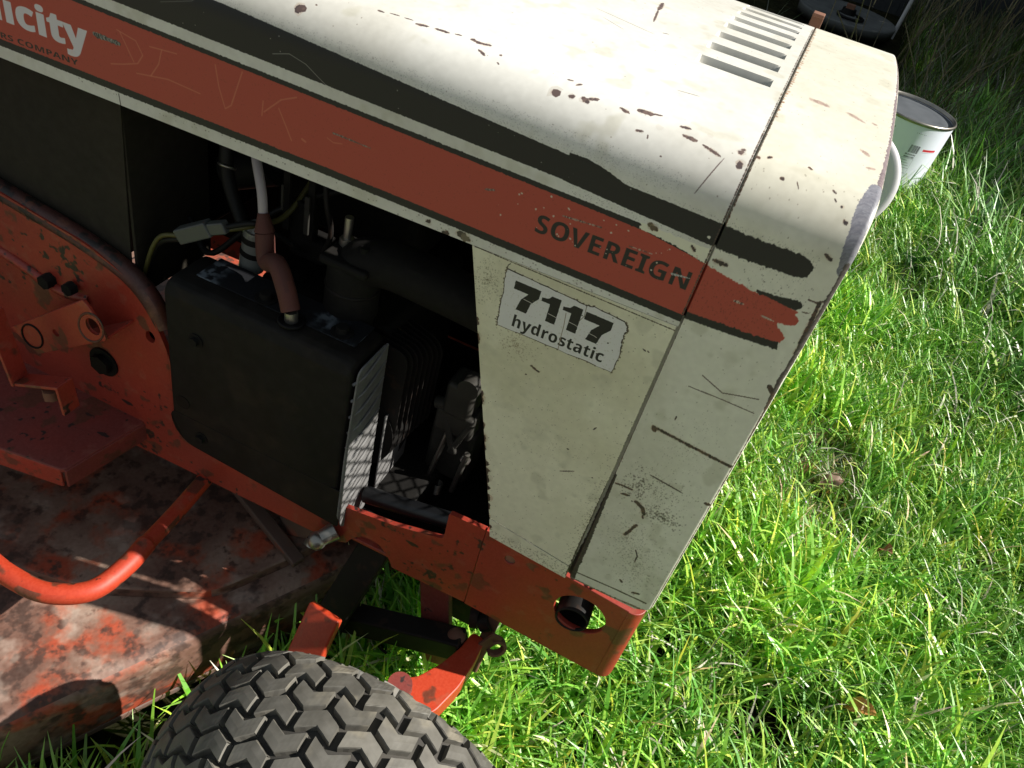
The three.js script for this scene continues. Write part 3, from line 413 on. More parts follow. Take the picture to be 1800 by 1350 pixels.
// side rail with the plate that sweeps up to the dash, and the bumper plate at the front
{
  const rail = roundedShape([[-0.95, 0.262, 0.004], [-0.652, 0.279, 0.01], [-0.392, 0.285, 0.01], [-0.352, 0.292, 0.004], [-0.345, 0.296, 0.003], [-0.338, 0.315, 0.02], [-0.315, 0.328, 0.02], [-0.291, 0.315, 0.02], [-0.282, 0.292, 0.003], [-0.185, 0.2955, 0.0015], [-0.185, 0.432, 0.0015], [-0.229, 0.430, 0.003], [-0.2285, 0.386, 0.006], [-0.29, 0.368, 0.006], [-0.36, 0.357, 0.006], [-0.592, 0.347, 0.004], [-0.592, 0.46, 0.01], [-0.601, 0.487, 0.02], [-0.628, 0.547, 0.04], [-0.693, 0.570, 0.02], [-0.805, 0.586, 0.01], [-0.95, 0.60, 0.004]]);
  const frame = part('frame_rail', [plate(rail, 0.22, 0.006, [holeAt(-0.617, 0.48, 0.0065, 1.25)], 0), box(0.6, 0.006, 0.03, -0.66, 0.286, 0.199), box(0.19, 0.006, 0.03, -0.29, 0.3, 0.199)], M.orange, tractor);
  // rolled upper edge, worn dark
  part('rolled_edge', [tube([[-0.95, 0.604, 0.217], [-0.80, 0.589, 0.218], [-0.70, 0.574, 0.218], [-0.645, 0.557, 0.218], [-0.622, 0.538, 0.218], [-0.606, 0.505, 0.217]]  .map(([x, y, z]) => [x, y - 0.0115, z - 0.0085]), 0.0115, 40, 14)], M.edgeWorn, frame);
  part('pressed_rib', [tube([[-0.9, 0.515, 0.219], [-0.80, 0.50, 0.2205], [-0.735, 0.487, 0.2205], [-0.70, 0.492, 0.218]], 0.006, 24, 10)], M.orange, frame);
  part('bolt', [hexBolt([-0.69, 0.405, 0.22], [0, 0, 1], 0.014, 0.01), washer([-0.69, 0.405, 0.2195], [0, 0, 1], 0.02, 0.003)], M.black, frame);
  part('bolt', [hexBolt([-0.752, 0.497, 0.22], [0, 0, 1], 0.009, 0.012)], M.castIron, frame);
  const far = part('far_frame_rail', plate([[-0.95, 0.262], [-0.012, 0.288], [-0.012, 0.414], [-0.95, 0.36]], -0.214, 0.006), M.orange, tractor);
  // bumper: two cheeks and a rounded front
  const cheek = roundedShape([[-0.1843, 0.2955, 0.001], [-0.012, 0.287, 0.004], [-0.012, 0.416, 0.001], [-0.1843, 0.434, 0.001]]);
  const bump = part('front_bumper', [plate(cheek, 0.2215, 0.007, [holeAt(-0.058, 0.374, 0.0295, 0.95), holeAt(-0.15, 0.406, 0.006)], 0.001),
    plate([[-0.1825, 0.2955], [-0.012, 0.287], [-0.012, 0.416], [-0.1825, 0.434]], -0.2145, 0.007),
    (() => { const s = new THREE.Shape(); s.moveTo(-0.0125, 0.2215); s.quadraticCurveTo(0.002, 0.2215, 0.003, 0.205); s.lineTo(0.003, -0.205); s.quadraticCurveTo(0.002, -0.2215, -0.0125, -0.2215); s.lineTo(-0.0125, -0.2145); s.quadraticCurveTo(-0.005, -0.2145, -0.004, -0.205); s.lineTo(-0.004, 0.205); s.quadraticCurveTo(-0.005, 0.2145, -0.0125, 0.2145); s.closePath(); const g = new THREE.ExtrudeGeometry(s, { depth: 0.126, bevelEnabled: true, bevelSize: 0.001, bevelThickness: 0.001, bevelSegments: 2 }); g.rotateX(Math.PI / 2); g.translate(0, 0.415, 0); return g; })()].slice(0, 2), M.orange, tractor);
  { const s = new THREE.Shape(); s.moveTo(-0.0125, 0.2215); s.quadraticCurveTo(0.002, 0.2215, 0.003, 0.205); s.lineTo(0.003, -0.205); s.quadraticCurveTo(0.002, -0.2215, -0.0125, -0.2215); s.lineTo(-0.0125, -0.2145); s.quadraticCurveTo(-0.005, -0.2145, -0.004, -0.205); s.lineTo(-0.004, 0.205); s.quadraticCurveTo(-0.005, 0.2145, -0.0125, 0.2145); s.closePath(); const g = new THREE.ExtrudeGeometry(s, { depth: 0.126, bevelEnabled: true, bevelSize: 0.001, bevelThickness: 0.001, bevelSegments: 2 }); g.rotateX(Math.PI / 2); g.translate(0, 0.415, 0); part('rounded_front', g, M.orange, bump); }
  part('bolt', [hexBolt([-0.15, 0.4055, 0.213], [0, 0, 1], 0.0065, 0.007)], M.metal, bump);
  const ex = new THREE.LatheGeometry([[0.021, 0], [0.0245, 0], [0.0245, 0.12], [0.0225, 0.12], [0.0225, 0.002], [0.021, 0]].map(([a, b]) => new THREE.Vector2(a, b)), 32); ex.rotateX(-Math.PI / 2); ex.translate(0, 0, 0);
  const pipe = new THREE.LatheGeometry([[0.0165, 0.004], [0.0172, 0], [0.019, 0.001], [0.0195, 0.006], [0.0195, 0.13]].map(([a, b]) => new THREE.Vector2(a, b)), 32); pipe.rotateX(-Math.PI / 2); pipe.rotateY(0.06); pipe.translate(-0.0635, 0.3605, 0.2235);
  part('exhaust_pipe', [pipe, cyl([-0.0695, 0.3605, 0.12], [-0.0697, 0.3605, 0.116], 0.0185, 0.0185, 24)], M.dark, tractor);
  part('bumper_bracket', [bar([-0.03, 0.395, 0.21], [-0.03, 0.405, 0.1], 0.02, 0.004)], M.orangeWorn, bump);
}
// foot rest with turned-down lip, and the brackets above it
{
  const s = roundedShape([[-0.64, -0.214, 0.012], [-0.6585, -0.327, 0.006], [-0.95, -0.372, 0.004], [-0.95, -0.214, 0.004]]);
  const g = new THREE.ExtrudeGeometry(s, { depth: 0.004, bevelEnabled: true, bevelSize: 0.0015, bevelThickness: 0.0015, bevelSegments: 2 }); g.rotateX(-Math.PI / 2); g.translate(0, 0.326, 0);
  const lip = bar([-0.662, 0.315, 0.3275], [-0.952, 0.315, 0.373], 0.004, 0.03), side = bar([-0.6395, 0.315, 0.216], [-0.6575, 0.315, 0.327], 0.004, 0.028);
  const f = part('foot_rest', [g], M.orangeWorn, tractor); part('lip', lip, M.orange, f); part('end_flange', side, M.orangeWorn, f);
  // channel bracket standing out from the side plate
  const br = part('channel_bracket', [plate(roundedShape([[-0.779, 0.439, 0.004], [-0.662, 0.5345, 0.003], [-0.646, 0.52, 0.02], [-0.6365, 0.492, 0.004], [-0.7435, 0.4165, 0.004]]), 0.262, 0.004, [holeAt(-0.653, 0.503, 0.0105, 1.1), holeAt(-0.709, 0.466, 0.0055)], 0.0008), bar([-0.743, 0.419, 0.24], [-0.638, 0.493, 0.24], 0.04, 0.003, [-0.5, 0.7, 0], 0.0008)], M.orange, tractor);
  part('pivot_boss', [new THREE.TorusGeometry(0.019, 0.0016, 8, 32).scale(0.8, 1.15, 0.6).rotateZ(-0.5).translate(-0.656, 0.5, 0.262)], M.edgeWorn, br);
  part('washer', [new THREE.TorusGeometry(0.0165, 0.0012, 8, 28).scale(0.85, 1.1, 1).rotateZ(-0.5).translate(-0.7465, 0.4425, 0.2625)], M.black, br);
  part('nut', [hexBolt([-0.716, 0.505, 0.224], [0, 0, 1], 0.008, 0.01)], M.castIron, br);
  const lb = part('step_bracket', [bar([-0.748, 0.50, 0.3], [-0.732, 0.408, 0.3], 0.022, 0.004, [1, 0.2, 0], 0.001), bar([-0.735, 0.408, 0.298], [-0.668, 0.438, 0.298], 0.022, 0.004, [-0.3, 1, 0], 0.001), bar([-0.668, 0.44, 0.298], [-0.664, 0.40, 0.298], 0.022, 0.004, [1, 0, 0], 0.001)], M.orange, tractor);
  part('bolt', [hexBolt([-0.688, 0.408, 0.3], [0, 1, 0], 0.009, 0.012)], M.rust, lb);
}
// dark side plate below the hood at the dash, closing the engine bay
{
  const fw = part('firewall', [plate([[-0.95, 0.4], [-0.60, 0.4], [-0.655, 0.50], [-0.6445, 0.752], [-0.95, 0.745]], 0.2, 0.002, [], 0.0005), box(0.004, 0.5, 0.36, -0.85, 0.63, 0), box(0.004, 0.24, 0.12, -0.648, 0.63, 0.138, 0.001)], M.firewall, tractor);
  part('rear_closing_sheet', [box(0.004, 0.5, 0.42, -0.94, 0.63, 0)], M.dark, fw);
}
// muffler box
{
  const prof2 = new THREE.Shape(); const zb = 0.165, zf = 0.235, y0 = 0.352, y1 = 0.583, R = 0.02, r2 = 0.012;
  prof2.moveTo(zb + r2, y0); prof2.lineTo(zf - R * 1.5, y0); prof2.quadraticCurveTo(zf, y0, zf, y0 + R); prof2.lineTo(zf, y1 - R); prof2.quadraticCurveTo(zf, y1, zf - R, y1); prof2.lineTo(zb + r2, y1); prof2.quadraticCurveTo(zb, y1, zb, y1 - r2); prof2.lineTo(zb, y0 + r2); prof2.quadraticCurveTo(zb, y0, zb + r2, y0);
  const mg = new THREE.ExtrudeGeometry(prof2, { depth: 0.208, bevelEnabled: true, bevelSize: 0.009, bevelOffset: -0.009, bevelThickness: 0.009, bevelSegments: 4, curveSegments: 10 });
  mg.applyMatrix4(new THREE.Matrix4().set(0, 0, 1, -0.574, 0, 1, 0, 0, 1, 0, 0, 0, 0, 0, 0, 1));
  { const q = mg.index ? mg.toNonIndexed() : mg, a = q.attributes.position.array; for (let i = 0; i < a.length; i += 9) for (let k = 0; k < 3; k++) { const t = a[i + 3 + k]; a[i + 3 + k] = a[i + 6 + k]; a[i + 6 + k] = t; } }
  mg.deleteAttribute('normal'); const mo = toCreasedNormals(mg, 0.7);
  // the front sheet hangs lower at its forward end
  const mu = part('muffler', [mo, plate(roundedShape([[-0.582, 0.40, 0.01], [-0.582, 0.372, 0.02], [-0.56, 0.354, 0.01], [-0.352, 0.338, 0.004], [-0.352, 0.40, 0.004]]), 0.2355, 0.0016, [], 0.0003)], M.muffler, tractor);
  part('top_plate', [box(0.19, 0.0016, 0.04, -0.465, 0.5845, 0.188, 0.0005)], M.mufflerTop, mu);
  for (const [x, y] of [[-0.541, 0.524], [-0.54, 0.376]]) part('screw', [washer([x, y, 0.235], [0, 0, 1], 0.0085, 0.0015), hexBolt([x, y, 0.236], [0, 0, 1], 0.0055, 0.005)], M.castIron, mu);
  part('drain_hole', [cyl([-0.564, 0.42, 0.234], [-0.564, 0.42, 0.2356], 0.0095, 0.0095, 22)], M.black, mu);
  for (const [x, z] of [[-0.482, 0.197], [-0.392, 0.196]]) part('bolt', [washer([x, 0.585, z], [0, 1, 0], 0.012, 0.0015), hexBolt([x, 0.586, z], [0, 1, 0], 0.007, 0.007)], M.castIron, mu);
  part('plug_socket', [new THREE.TorusGeometry(0.0125, 0.002, 8, 28).rotateX(Math.PI / 2).translate(-0.441, 0.586, 0.212), cyl([-0.441, 0.5846, 0.212], [-0.441, 0.586, 0.212], 0.0125, 0.0125, 24)], M.black, mu);
  // ribbed end shield
  const ribs = []; for (let k = 0; k < 9; k++) { const y = 0.375 + k * 0.023; ribs.push(tube([[-0.355, y, 0.232], [-0.351, y + 0.002, 0.22], [-0.350, y + 0.007, 0.2], [-0.352, y + 0.014, 0.17]], 0.0016, 10, 6)); }
  part('end_rib', ribs, M.greyHeat, mu); part('end_sheet', [plate(roundedShape([[-0.17, 0.31, 0.004], [-0.225, 0.325, 0.01], [-0.238, 0.36, 0.004], [-0.2365, 0.46, 0.004], [-0.228, 0.575, 0.01], [-0.168, 0.575, 0.01]]), 0, 0.002, [], 0.0004).rotateY(Math.PI / 2).translate(-0.3515, 0, 0)], M.greyHeat, mu);
}
// engine
{
  const e = part('engine', [box(0.17, 0.25, 0.2, -0.455, 0.43, 0.03, 0.01), cyl([-0.40, 0.42, 0.1], [-0.40, 0.42, 0.155], 0.07, 0.065, 32), box(0.30, 0.05, 0.32, -0.44, 0.31, 0, 0.01), box(0.2, 0.12, 0.16, -0.50, 0.62, -0.06, 0.02)], M.castIron, tractor);
  for (let k = 0; k < 8; k++) part('cooling_fin', plate(roundedShape([[-0.42, 0.40, 0.004], [-0.335 + k * 0.0015, 0.40, 0.012], [-0.333 + k * 0.0015, 0.555 - k * 0.004, 0.02], [-0.42, 0.56, 0.004]]), 0.153 - k * 0.0105, 0.002, [], 0.0004), M.dark, e);
  part('baffle_plate', [box(0.002, 0.27, 0.075, -0.347, 0.325, 0.122, 0.0005)], M.greyHeat, e); part('shroud_plate', plate(roundedShape([[-0.372, 0.25, 0.004], [-0.33, 0.42, 0.004], [-0.345, 0.44, 0.004], [-0.42, 0.39, 0.004], [-0.42, 0.25, 0.004]]), 0.105, 0.003, [], 0.0004), M.castIron, e);
  // manifold standing on the muffler and running forward
  const man = part('manifold', [tube([[-0.410, 0.55, 0.15], [-0.410, 0.60, 0.15], [-0.408, 0.628, 0.149], [-0.398, 0.643, 0.147], [-0.375, 0.648, 0.143], [-0.32, 0.644, 0.138], [-0.22, 0.632, 0.13]], 0.0255, 60, 22), cyl([-0.41, 0.58, 0.15], [-0.41, 0.647, 0.15], 0.029, 0.0275, 28), box(0.055, 0.01, 0.055, -0.41, 0.645, 0.15, 0.004)], M.castIron, e);
  part('stud', [cyl([-0.425, 0.648, 0.143], [-0.425, 0.682, 0.143], 0.0045, 0.0045, 12), hexBolt([-0.425, 0.65, 0.143], [0, 1, 0], 0.0085, 0.008)], M.metal, e);
  part('stud', [cyl([-0.395, 0.648, 0.16], [-0.395, 0.668, 0.16], 0.005, 0.005, 12), hexBolt([-0.395, 0.65, 0.16], [0, 1, 0], 0.009, 0.007)], M.castIron, e);
  // spark plug lead and boot
  const boot = part('spark_plug_boot', [tube([[-0.503, 0.643, 0.172], [-0.494, 0.618, 0.18], [-0.478, 0.585, 0.193], [-0.4455, 0.565, 0.2115], [-0.441, 0.592, 0.212]].slice(0, 3).concat([[-0.455, 0.598, 0.205], [-0.4415, 0.592, 0.212]]).slice(0, 2).concat([[-0.472, 0.63, 0.194], [-0.452, 0.612, 0.206], [-0.443, 0.597, 0.2115]]), 0.0098, 30, 14), cyl([-0.503, 0.645, 0.172], [-0.508, 0.663, 0.168], 0.0105, 0.0055, 16)], M.bootPink, e);
  part('plug_tip', [cyl([-0.441, 0.58, 0.212], [-0.4425, 0.597, 0.2118], 0.007, 0.007, 16)], M.metal, e);
  part('plug_wire', [tube([[-0.508, 0.66, 0.168], [-0.512, 0.682, 0.165], [-0.53, 0.71, 0.15], [-0.57, 0.74, 0.1]], 0.005, 30, 10)], M.whiteWire, e);
  const filt = part('fuel_filter', [cyl([-0.535, 0.575, 0.15], [-0.53, 0.625, 0.148], 0.0135, 0.0135, 20), cyl([-0.53, 0.625, 0.148], [-0.5295, 0.634, 0.148], 0.011, 0.006, 16)], M.clearPlastic, e);
  part('filter_band', [cyl([-0.5335, 0.594, 0.1495], [-0.5325, 0.6, 0.149], 0.0142, 0.0142, 20), cyl([-0.5315, 0.61, 0.1485], [-0.531, 0.617, 0.148], 0.0141, 0.0141, 20)], M.black, e);
  part('hose', [tube([[-0.60, 0.74, 0.09], [-0.588, 0.69, 0.12], [-0.583, 0.655, 0.125], [-0.567, 0.625, 0.13], [-0.547, 0.612, 0.14], [-0.53, 0.63, 0.148]], 0.0075, 40, 12)], M.blackRubber, e);
  const con = part('wire_connector', [bar([-0.592, 0.611, 0.192], [-0.556, 0.634, 0.188], 0.014, 0.017, [0, 1, 0], 0.002), bar([-0.557, 0.633, 0.188], [-0.538, 0.642, 0.186], 0.011, 0.013, [0, 1, 0], 0.002)], M.connector, e);
  part('wire', [tube([[-0.59, 0.612, 0.192], [-0.618, 0.598, 0.192], [-0.640, 0.55, 0.192], [-0.650, 0.505, 0.19], [-0.63, 0.47, 0.185]], 0.0026, 40, 8)], M.yellow, e);
  part('wire', [tube([[-0.592, 0.606, 0.19], [-0.622, 0.588, 0.188], [-0.644, 0.54, 0.186], [-0.652, 0.49, 0.184], [-0.63, 0.46, 0.18]], 0.0035, 40, 8)], M.blackRubber, e);
  part('wire', [tube([[-0.54, 0.641, 0.186], [-0.515, 0.648, 0.17], [-0.5, 0.63, 0.15], [-0.49, 0.6, 0.12]], 0.003, 30, 8)], M.blackRubber, e);
  part('wire', [tube([[-0.54, 0.637, 0.184], [-0.52, 0.64, 0.16], [-0.51, 0.64, 0.13], [-0.5, 0.68, 0.08]], 0.003, 30, 8)], M.yellow, e);
  // governor bracket between the leads
  part('bracket', [box(0.008, 0.07, 0.004, -0.513, 0.655, 0.12, 0.001), box(0.008, 0.07, 0.004, -0.483, 0.655, 0.12, 0.001), box(0.03, 0.05, 0.012, -0.498, 0.63, 0.108, 0.003), box(0.05, 0.03, 0.03, -0.49, 0.6, 0.1, 0.008)], M.castIron, e);
  part('choke_arm', box(0.006, 0.045, 0.003, -0.483, 0.652, 0.128, 0.001), M.alloy, e); part('choke_arm', box(0.003, 0.03, 0.003, -0.513, 0.662, 0.128, 0.001), M.alloy, e);
  part('hose_clamp', [new THREE.TorusGeometry(0.0082, 0.0018, 8, 20).rotateX(1.1).translate(-0.585, 0.668, 0.124)], M.metal, e);
  part('hose_clamp', [new THREE.TorusGeometry(0.0275, 0.002, 8, 30).rotateX(Math.PI / 2).translate(-0.41, 0.612, 0.15)], M.dark, e);
  part('hose', [tube([[-0.63, 0.76, 0.04], [-0.60, 0.70, 0.06], [-0.54, 0.66, 0.06], [-0.47, 0.68, 0.05], [-0.40, 0.73, 0.04]], 0.009, 40, 12)], M.blackRubber, e);
  part('cable', [tube([[-0.64, 0.58, 0.12], [-0.60, 0.56, 0.14], [-0.56, 0.60, 0.13], [-0.52, 0.64, 0.11], [-0.42, 0.70, 0.1], [-0.3, 0.73, 0.1]], 0.0035, 50, 8)], M.blackRubber, e);
  part('cable', [tube([[-0.47, 0.72, 0.12], [-0.46, 0.68, 0.13], [-0.455, 0.64, 0.125], [-0.47, 0.60, 0.12]], 0.003, 30, 8)], M.dark, e);
  part('coil', [cyl([-0.62, 0.63, 0.07], [-0.56, 0.66, 0.07], 0.024, 0.024, 24), cyl([-0.56, 0.66, 0.07], [-0.545, 0.668, 0.07], 0.01, 0.008, 16)], M.blackRubber, e);
  part('head_bolt', [hexBolt([-0.45, 0.556, 0.09], [0, 1, 0], 0.009, 0.01)], M.castIron, e); part('head_bolt', [hexBolt([-0.50, 0.556, 0.11], [0, 1, 0], 0.009, 0.01)], M.castIron, e);
  part('paper_tag', [bar([-0.716, 0.62, 0.05], [-0.69, 0.613, 0.052], 0.0015, 0.038, [0.2, 1, 0], 0.0004)], M.clearPlastic, e);
  part('air_cleaner', [cyl([-0.58, 0.66, -0.08], [-0.58, 0.76, -0.08], 0.08, 0.075, 32), box(0.1, 0.16, 0.12, -0.7, 0.62, 0.02, 0.01)], M.black, e);
  // carburettor and its linkage, low at the front
  const cb = part('carburettor', [box(0.036, 0.05, 0.04, -0.272, 0.475, 0.115, 0.006), cyl([-0.262, 0.505, 0.12], [-0.262, 0.505, 0.14], 0.014, 0.013, 20), box(0.05, 0.035, 0.03, -0.272, 0.438, 0.118, 0.004), bar([-0.285, 0.445, 0.13], [-0.262, 0.395, 0.135], 0.006, 0.01), bar([-0.25, 0.45, 0.13], [-0.268, 0.395, 0.135], 0.006, 0.008), box(0.06, 0.09, 0.05, -0.275, 0.37, 0.09, 0.008), cyl([-0.30, 0.455, 0.125], [-0.262, 0.468, 0.125], 0.008, 0.008, 12)], M.alloy, tractor); cb.position.z = -0.03; cb.position.x = -0.012;
  part('linkage_rod', [cyl([-0.296, 0.29, 0.125], [-0.277, 0.42, 0.13], 0.0035, 0.0035, 10)], M.metal, cb);
  part('linkage_rod', [cyl([-0.256, 0.32, 0.125], [-0.246, 0.40, 0.13], 0.0038, 0.0038, 10)], M.metal, cb);
  part('bolt', [hexBolt([-0.25, 0.381, 0.12], [0.3, 0.5, 0.8], 0.007, 0.009)], M.metal, cb);
  part('spring', Array.from({ length: 7 }, (_, i) => new THREE.TorusGeometry(0.006, 0.0012, 6, 16).rotateX(Math.PI / 2).translate(-0.277, 0.30 + i * 0.003, 0.122)), M.metal, cb);
  part('tie_rod', [cyl([-0.345, 0.352, 0.185], [-0.225, 0.381, 0.187], 0.0105, 0.0105, 20)], M.blackSteel, tractor);
  part('floor_light_blocker', [box(0.006, 0.15, 0.41, -0.168, 0.36, 0, 0.001)], M.black, tractor); part('deck_light_blocker', [box(0.02, 0.245, 0.03, -0.12, 0.6375, 0.1955, 0.002)], M.black, tractor); part('nose_light_blocker', [box(0.1, 0.30, 0.255, -0.115, 0.59, -0.0775, 0.006)], M.black, tractor);  // unseen black blocks added to stop sunlight coming through the grille
  part('engine_pan', [box(0.50, 0.004, 0.42, -0.44, 0.3, 0, 0.001)], M.black, tractor); part('added_bay_backing', [box(0.78, 0.45, 0.003, -0.47, 0.54, -0.2, 0.001), box(0.6, 0.16, 0.003, -0.55, 0.79, -0.205, 0.001)], M.black, tractor);  // far sheets are added to close the open side and darken the bay
}
// front axle, spindle, steering
{
  const ax = part('front_axle', [bar([-0.312, 0.30, 0.188], [-0.348, 0.14, 0.245], 0.016, 0.042, [1, 0, 0.1]), bar([-0.352, 0.128, 0.215], [-0.17, 0.2, 0.212], 0.03, 0.034), box(0.05, 0.05, 0.9, -0.2, 0.2, 0, 0.006).translate(0.0, -0.03, -0.3)], M.dark, tractor);
  part('spindle_plate', [bar([-0.3325, 0.235, 0.277], [-0.337, 0.135, 0.345], 0.012, 0.046, [1, 0, 0.2])], M.orangeCleanLit, ax);
  part('drop_bar', [bar([-0.25, 0.29, 0.165], [-0.2, 0.115, 0.2], 0.012, 0.042, [1, 0.25, 0])], M.orangeWorn, ax);
  part('ball_joint', [new THREE.SphereGeometry(0.0115, 20, 14).translate(-0.374, 0.302, 0.24), cyl([-0.374, 0.302, 0.24], [-0.36, 0.312, 0.222], 0.009, 0.012, 16), hexBolt([-0.38, 0.292, 0.235], [0, -0.6, 0.6], 0.011, 0.01)], M.metal, ax);
  part('rod_stub', [new THREE.SphereGeometry(0.0125, 18, 12).translate(-0.183, 0.205, 0.21)], M.rust, ax);
  // curved steering arm with its round bolt head
  const top = [[-0.236, 0.322], [-0.216, 0.296], [-0.199, 0.284], [-0.181, 0.253], [-0.170, 0.222], [-0.166, 0.196], [-0.150, 0.198], [-0.149, 0.232], [-0.152, 0.27], [-0.163, 0.31], [-0.19, 0.345], [-0.22, 0.35]];
  const s = roundedShape(top.map(([x, z]) => [x, -z, 0.006])), g = new THREE.ExtrudeGeometry(s, { depth: 0.03, bevelEnabled: true, bevelSize: 0.0015, bevelThickness: 0.0015, bevelSegments: 2 }); g.rotateX(-Math.PI / 2); g.translate(0, 0.178, 0);
  const arm = part('steering_arm', g, M.orangeCleanLit, tractor);
  part('bolt_head', [cyl([-0.212, 0.209, 0.307], [-0.212, 0.222, 0.308], 0.0155, 0.0145, 28)], M.orangeWorn, arm);
  part('king_pin', [bar([-0.148, 0.255, 0.178], [-0.152, 0.145, 0.205], 0.007, 0.016, [1, 0, 0])], M.rust, arm);
  part('tie_nut', [cyl([-0.163, 0.222, 0.185], [-0.152, 0.23, 0.182], 0.013, 0.013, 16), cyl([-0.178, 0.222, 0.182], [-0.168, 0.224, 0.18], 0.016, 0.016, 16)], M.dark, arm);
  const ring = new THREE.Shape(); ring.absarc(0, 0, 0.0125, -2.2, 2.2, false); ring.absarc(0, 0, 0.0095, 2.2, -2.2, true); const rg = new THREE.ExtrudeGeometry(ring, { depth: 0.009, bevelEnabled: true, bevelSize: 0.0008, bevelThickness: 0.0008, bevelSegments: 1 }); rg.rotateY(0.55); rg.rotateX(-0.3); rg.translate(-0.135, 0.212, 0.198);
  part('clevis', [rg, bar([-0.15, 0.2, 0.205], [-0.135, 0.235, 0.2], 0.004, 0.016)], M.rust, arm);
  part('cotter_pin', [tube([[-0.25, 0.16, 0.22], [-0.27, 0.145, 0.225], [-0.275, 0.13, 0.228], [-0.262, 0.127, 0.23]], 0.002, 16, 6)], M.black, ax);
}

// the rest of the tractor behind the frame's left edge: dash, steering wheel, seat, fender and rear wheel
{
  part('dash_cowl', [box(0.10, 0.40, 0.44, -0.94, 0.74, 0, 0.03)], M.black, tractor);
  const st = part('steering_wheel', [new THREE.TorusGeometry(0.17, 0.013, 14, 48).rotateX(Math.PI / 2).rotateZ(0.5).translate(-1.08, 1.06, 0), bar([-1.08 - 0.145, 1.06 - 0.08, 0], [-1.08 + 0.145, 1.06 + 0.08, 0], 0.03, 0.012), bar([-1.08, 1.06, -0.16], [-1.08, 1.06, 0.16], 0.03, 0.012)], M.black, tractor); part('steering_column', cyl([-0.96, 0.86, 0], [-1.08, 1.06, 0], 0.018, 0.018, 20), M.black, st);
  const fe = part('rear_fender', [plate(roundedShape([[-1.62, 0.50, 0.05], [-1.62, 0.66, 0.1], [-1.10, 0.66, 0.12], [-1.02, 0.50, 0.03], [-1.02, 0.36, 0.02], [-1.62, 0.36, 0.02]]), 0.235, 0.004), box(0.56, 0.005, 0.27, -1.35, 0.655, 0.36, 0.002), plate([[-1.62, 0.36], [-1.02, 0.36], [-1.10, 0.66], [-1.62, 0.66]], -0.231, 0.004)], M.orange, tractor);
  part('seat_pan', [box(0.40, 0.08, 0.44, -1.42, 0.74, 0, 0.035), box(0.09, 0.30, 0.44, -1.62, 0.90, 0, 0.04)], M.black, tractor);
  part('body_tub', [box(0.66, 0.36, 0.40, -1.3, 0.46, 0, 0.01)], M.orange, tractor);
  const rw = new THREE.Group(); rw.name = 'rear_wheel'; rw.position.set(-1.34, 0.285, 0.39); tractor.add(rw);
  const tp = [[0.15, -0.1], [0.2, -0.118], [0.25, -0.115], [0.275, -0.09], [0.284, 0], [0.275, 0.09], [0.25, 0.115], [0.2, 0.118], [0.15, 0.1]].map(([a, b]) => new THREE.Vector2(a, b)), tg = new THREE.LatheGeometry(tp, 72); tg.rotateX(Math.PI / 2);
  const tyreM = M.blackRubber; part('tyre', tg, tyreM, rw); const rim = new THREE.LatheGeometry([[0.02, 0.02], [0.09, 0.02], [0.13, 0.05], [0.155, 0.095], [0.16, 0.1], [0.152, 0.08], [0.15, -0.08], [0.16, -0.1]].map(([a, b]) => new THREE.Vector2(a, b)), 56); rim.rotateX(Math.PI / 2); part('rim', rim, M.orangeCleanLit, rw);
  const lug = bar([-0.03, 0.281, 0.01], [0.03, 0.278, 0.1], 0.018, 0.014); const lugs = []; for (let k = 0; k < 24; k++) for (const s of [1, -1]) { const g = lug.clone(); if (s < 0) g.applyMatrix4(new THREE.Matrix4().makeRotationY(Math.PI)); g.rotateZ((k + (s < 0 ? 0.5 : 0)) * Math.PI / 12); lugs.push(g); }
  part('tread_lugs', lugs, tyreM, rw).userData.kind = 'stuff';
}
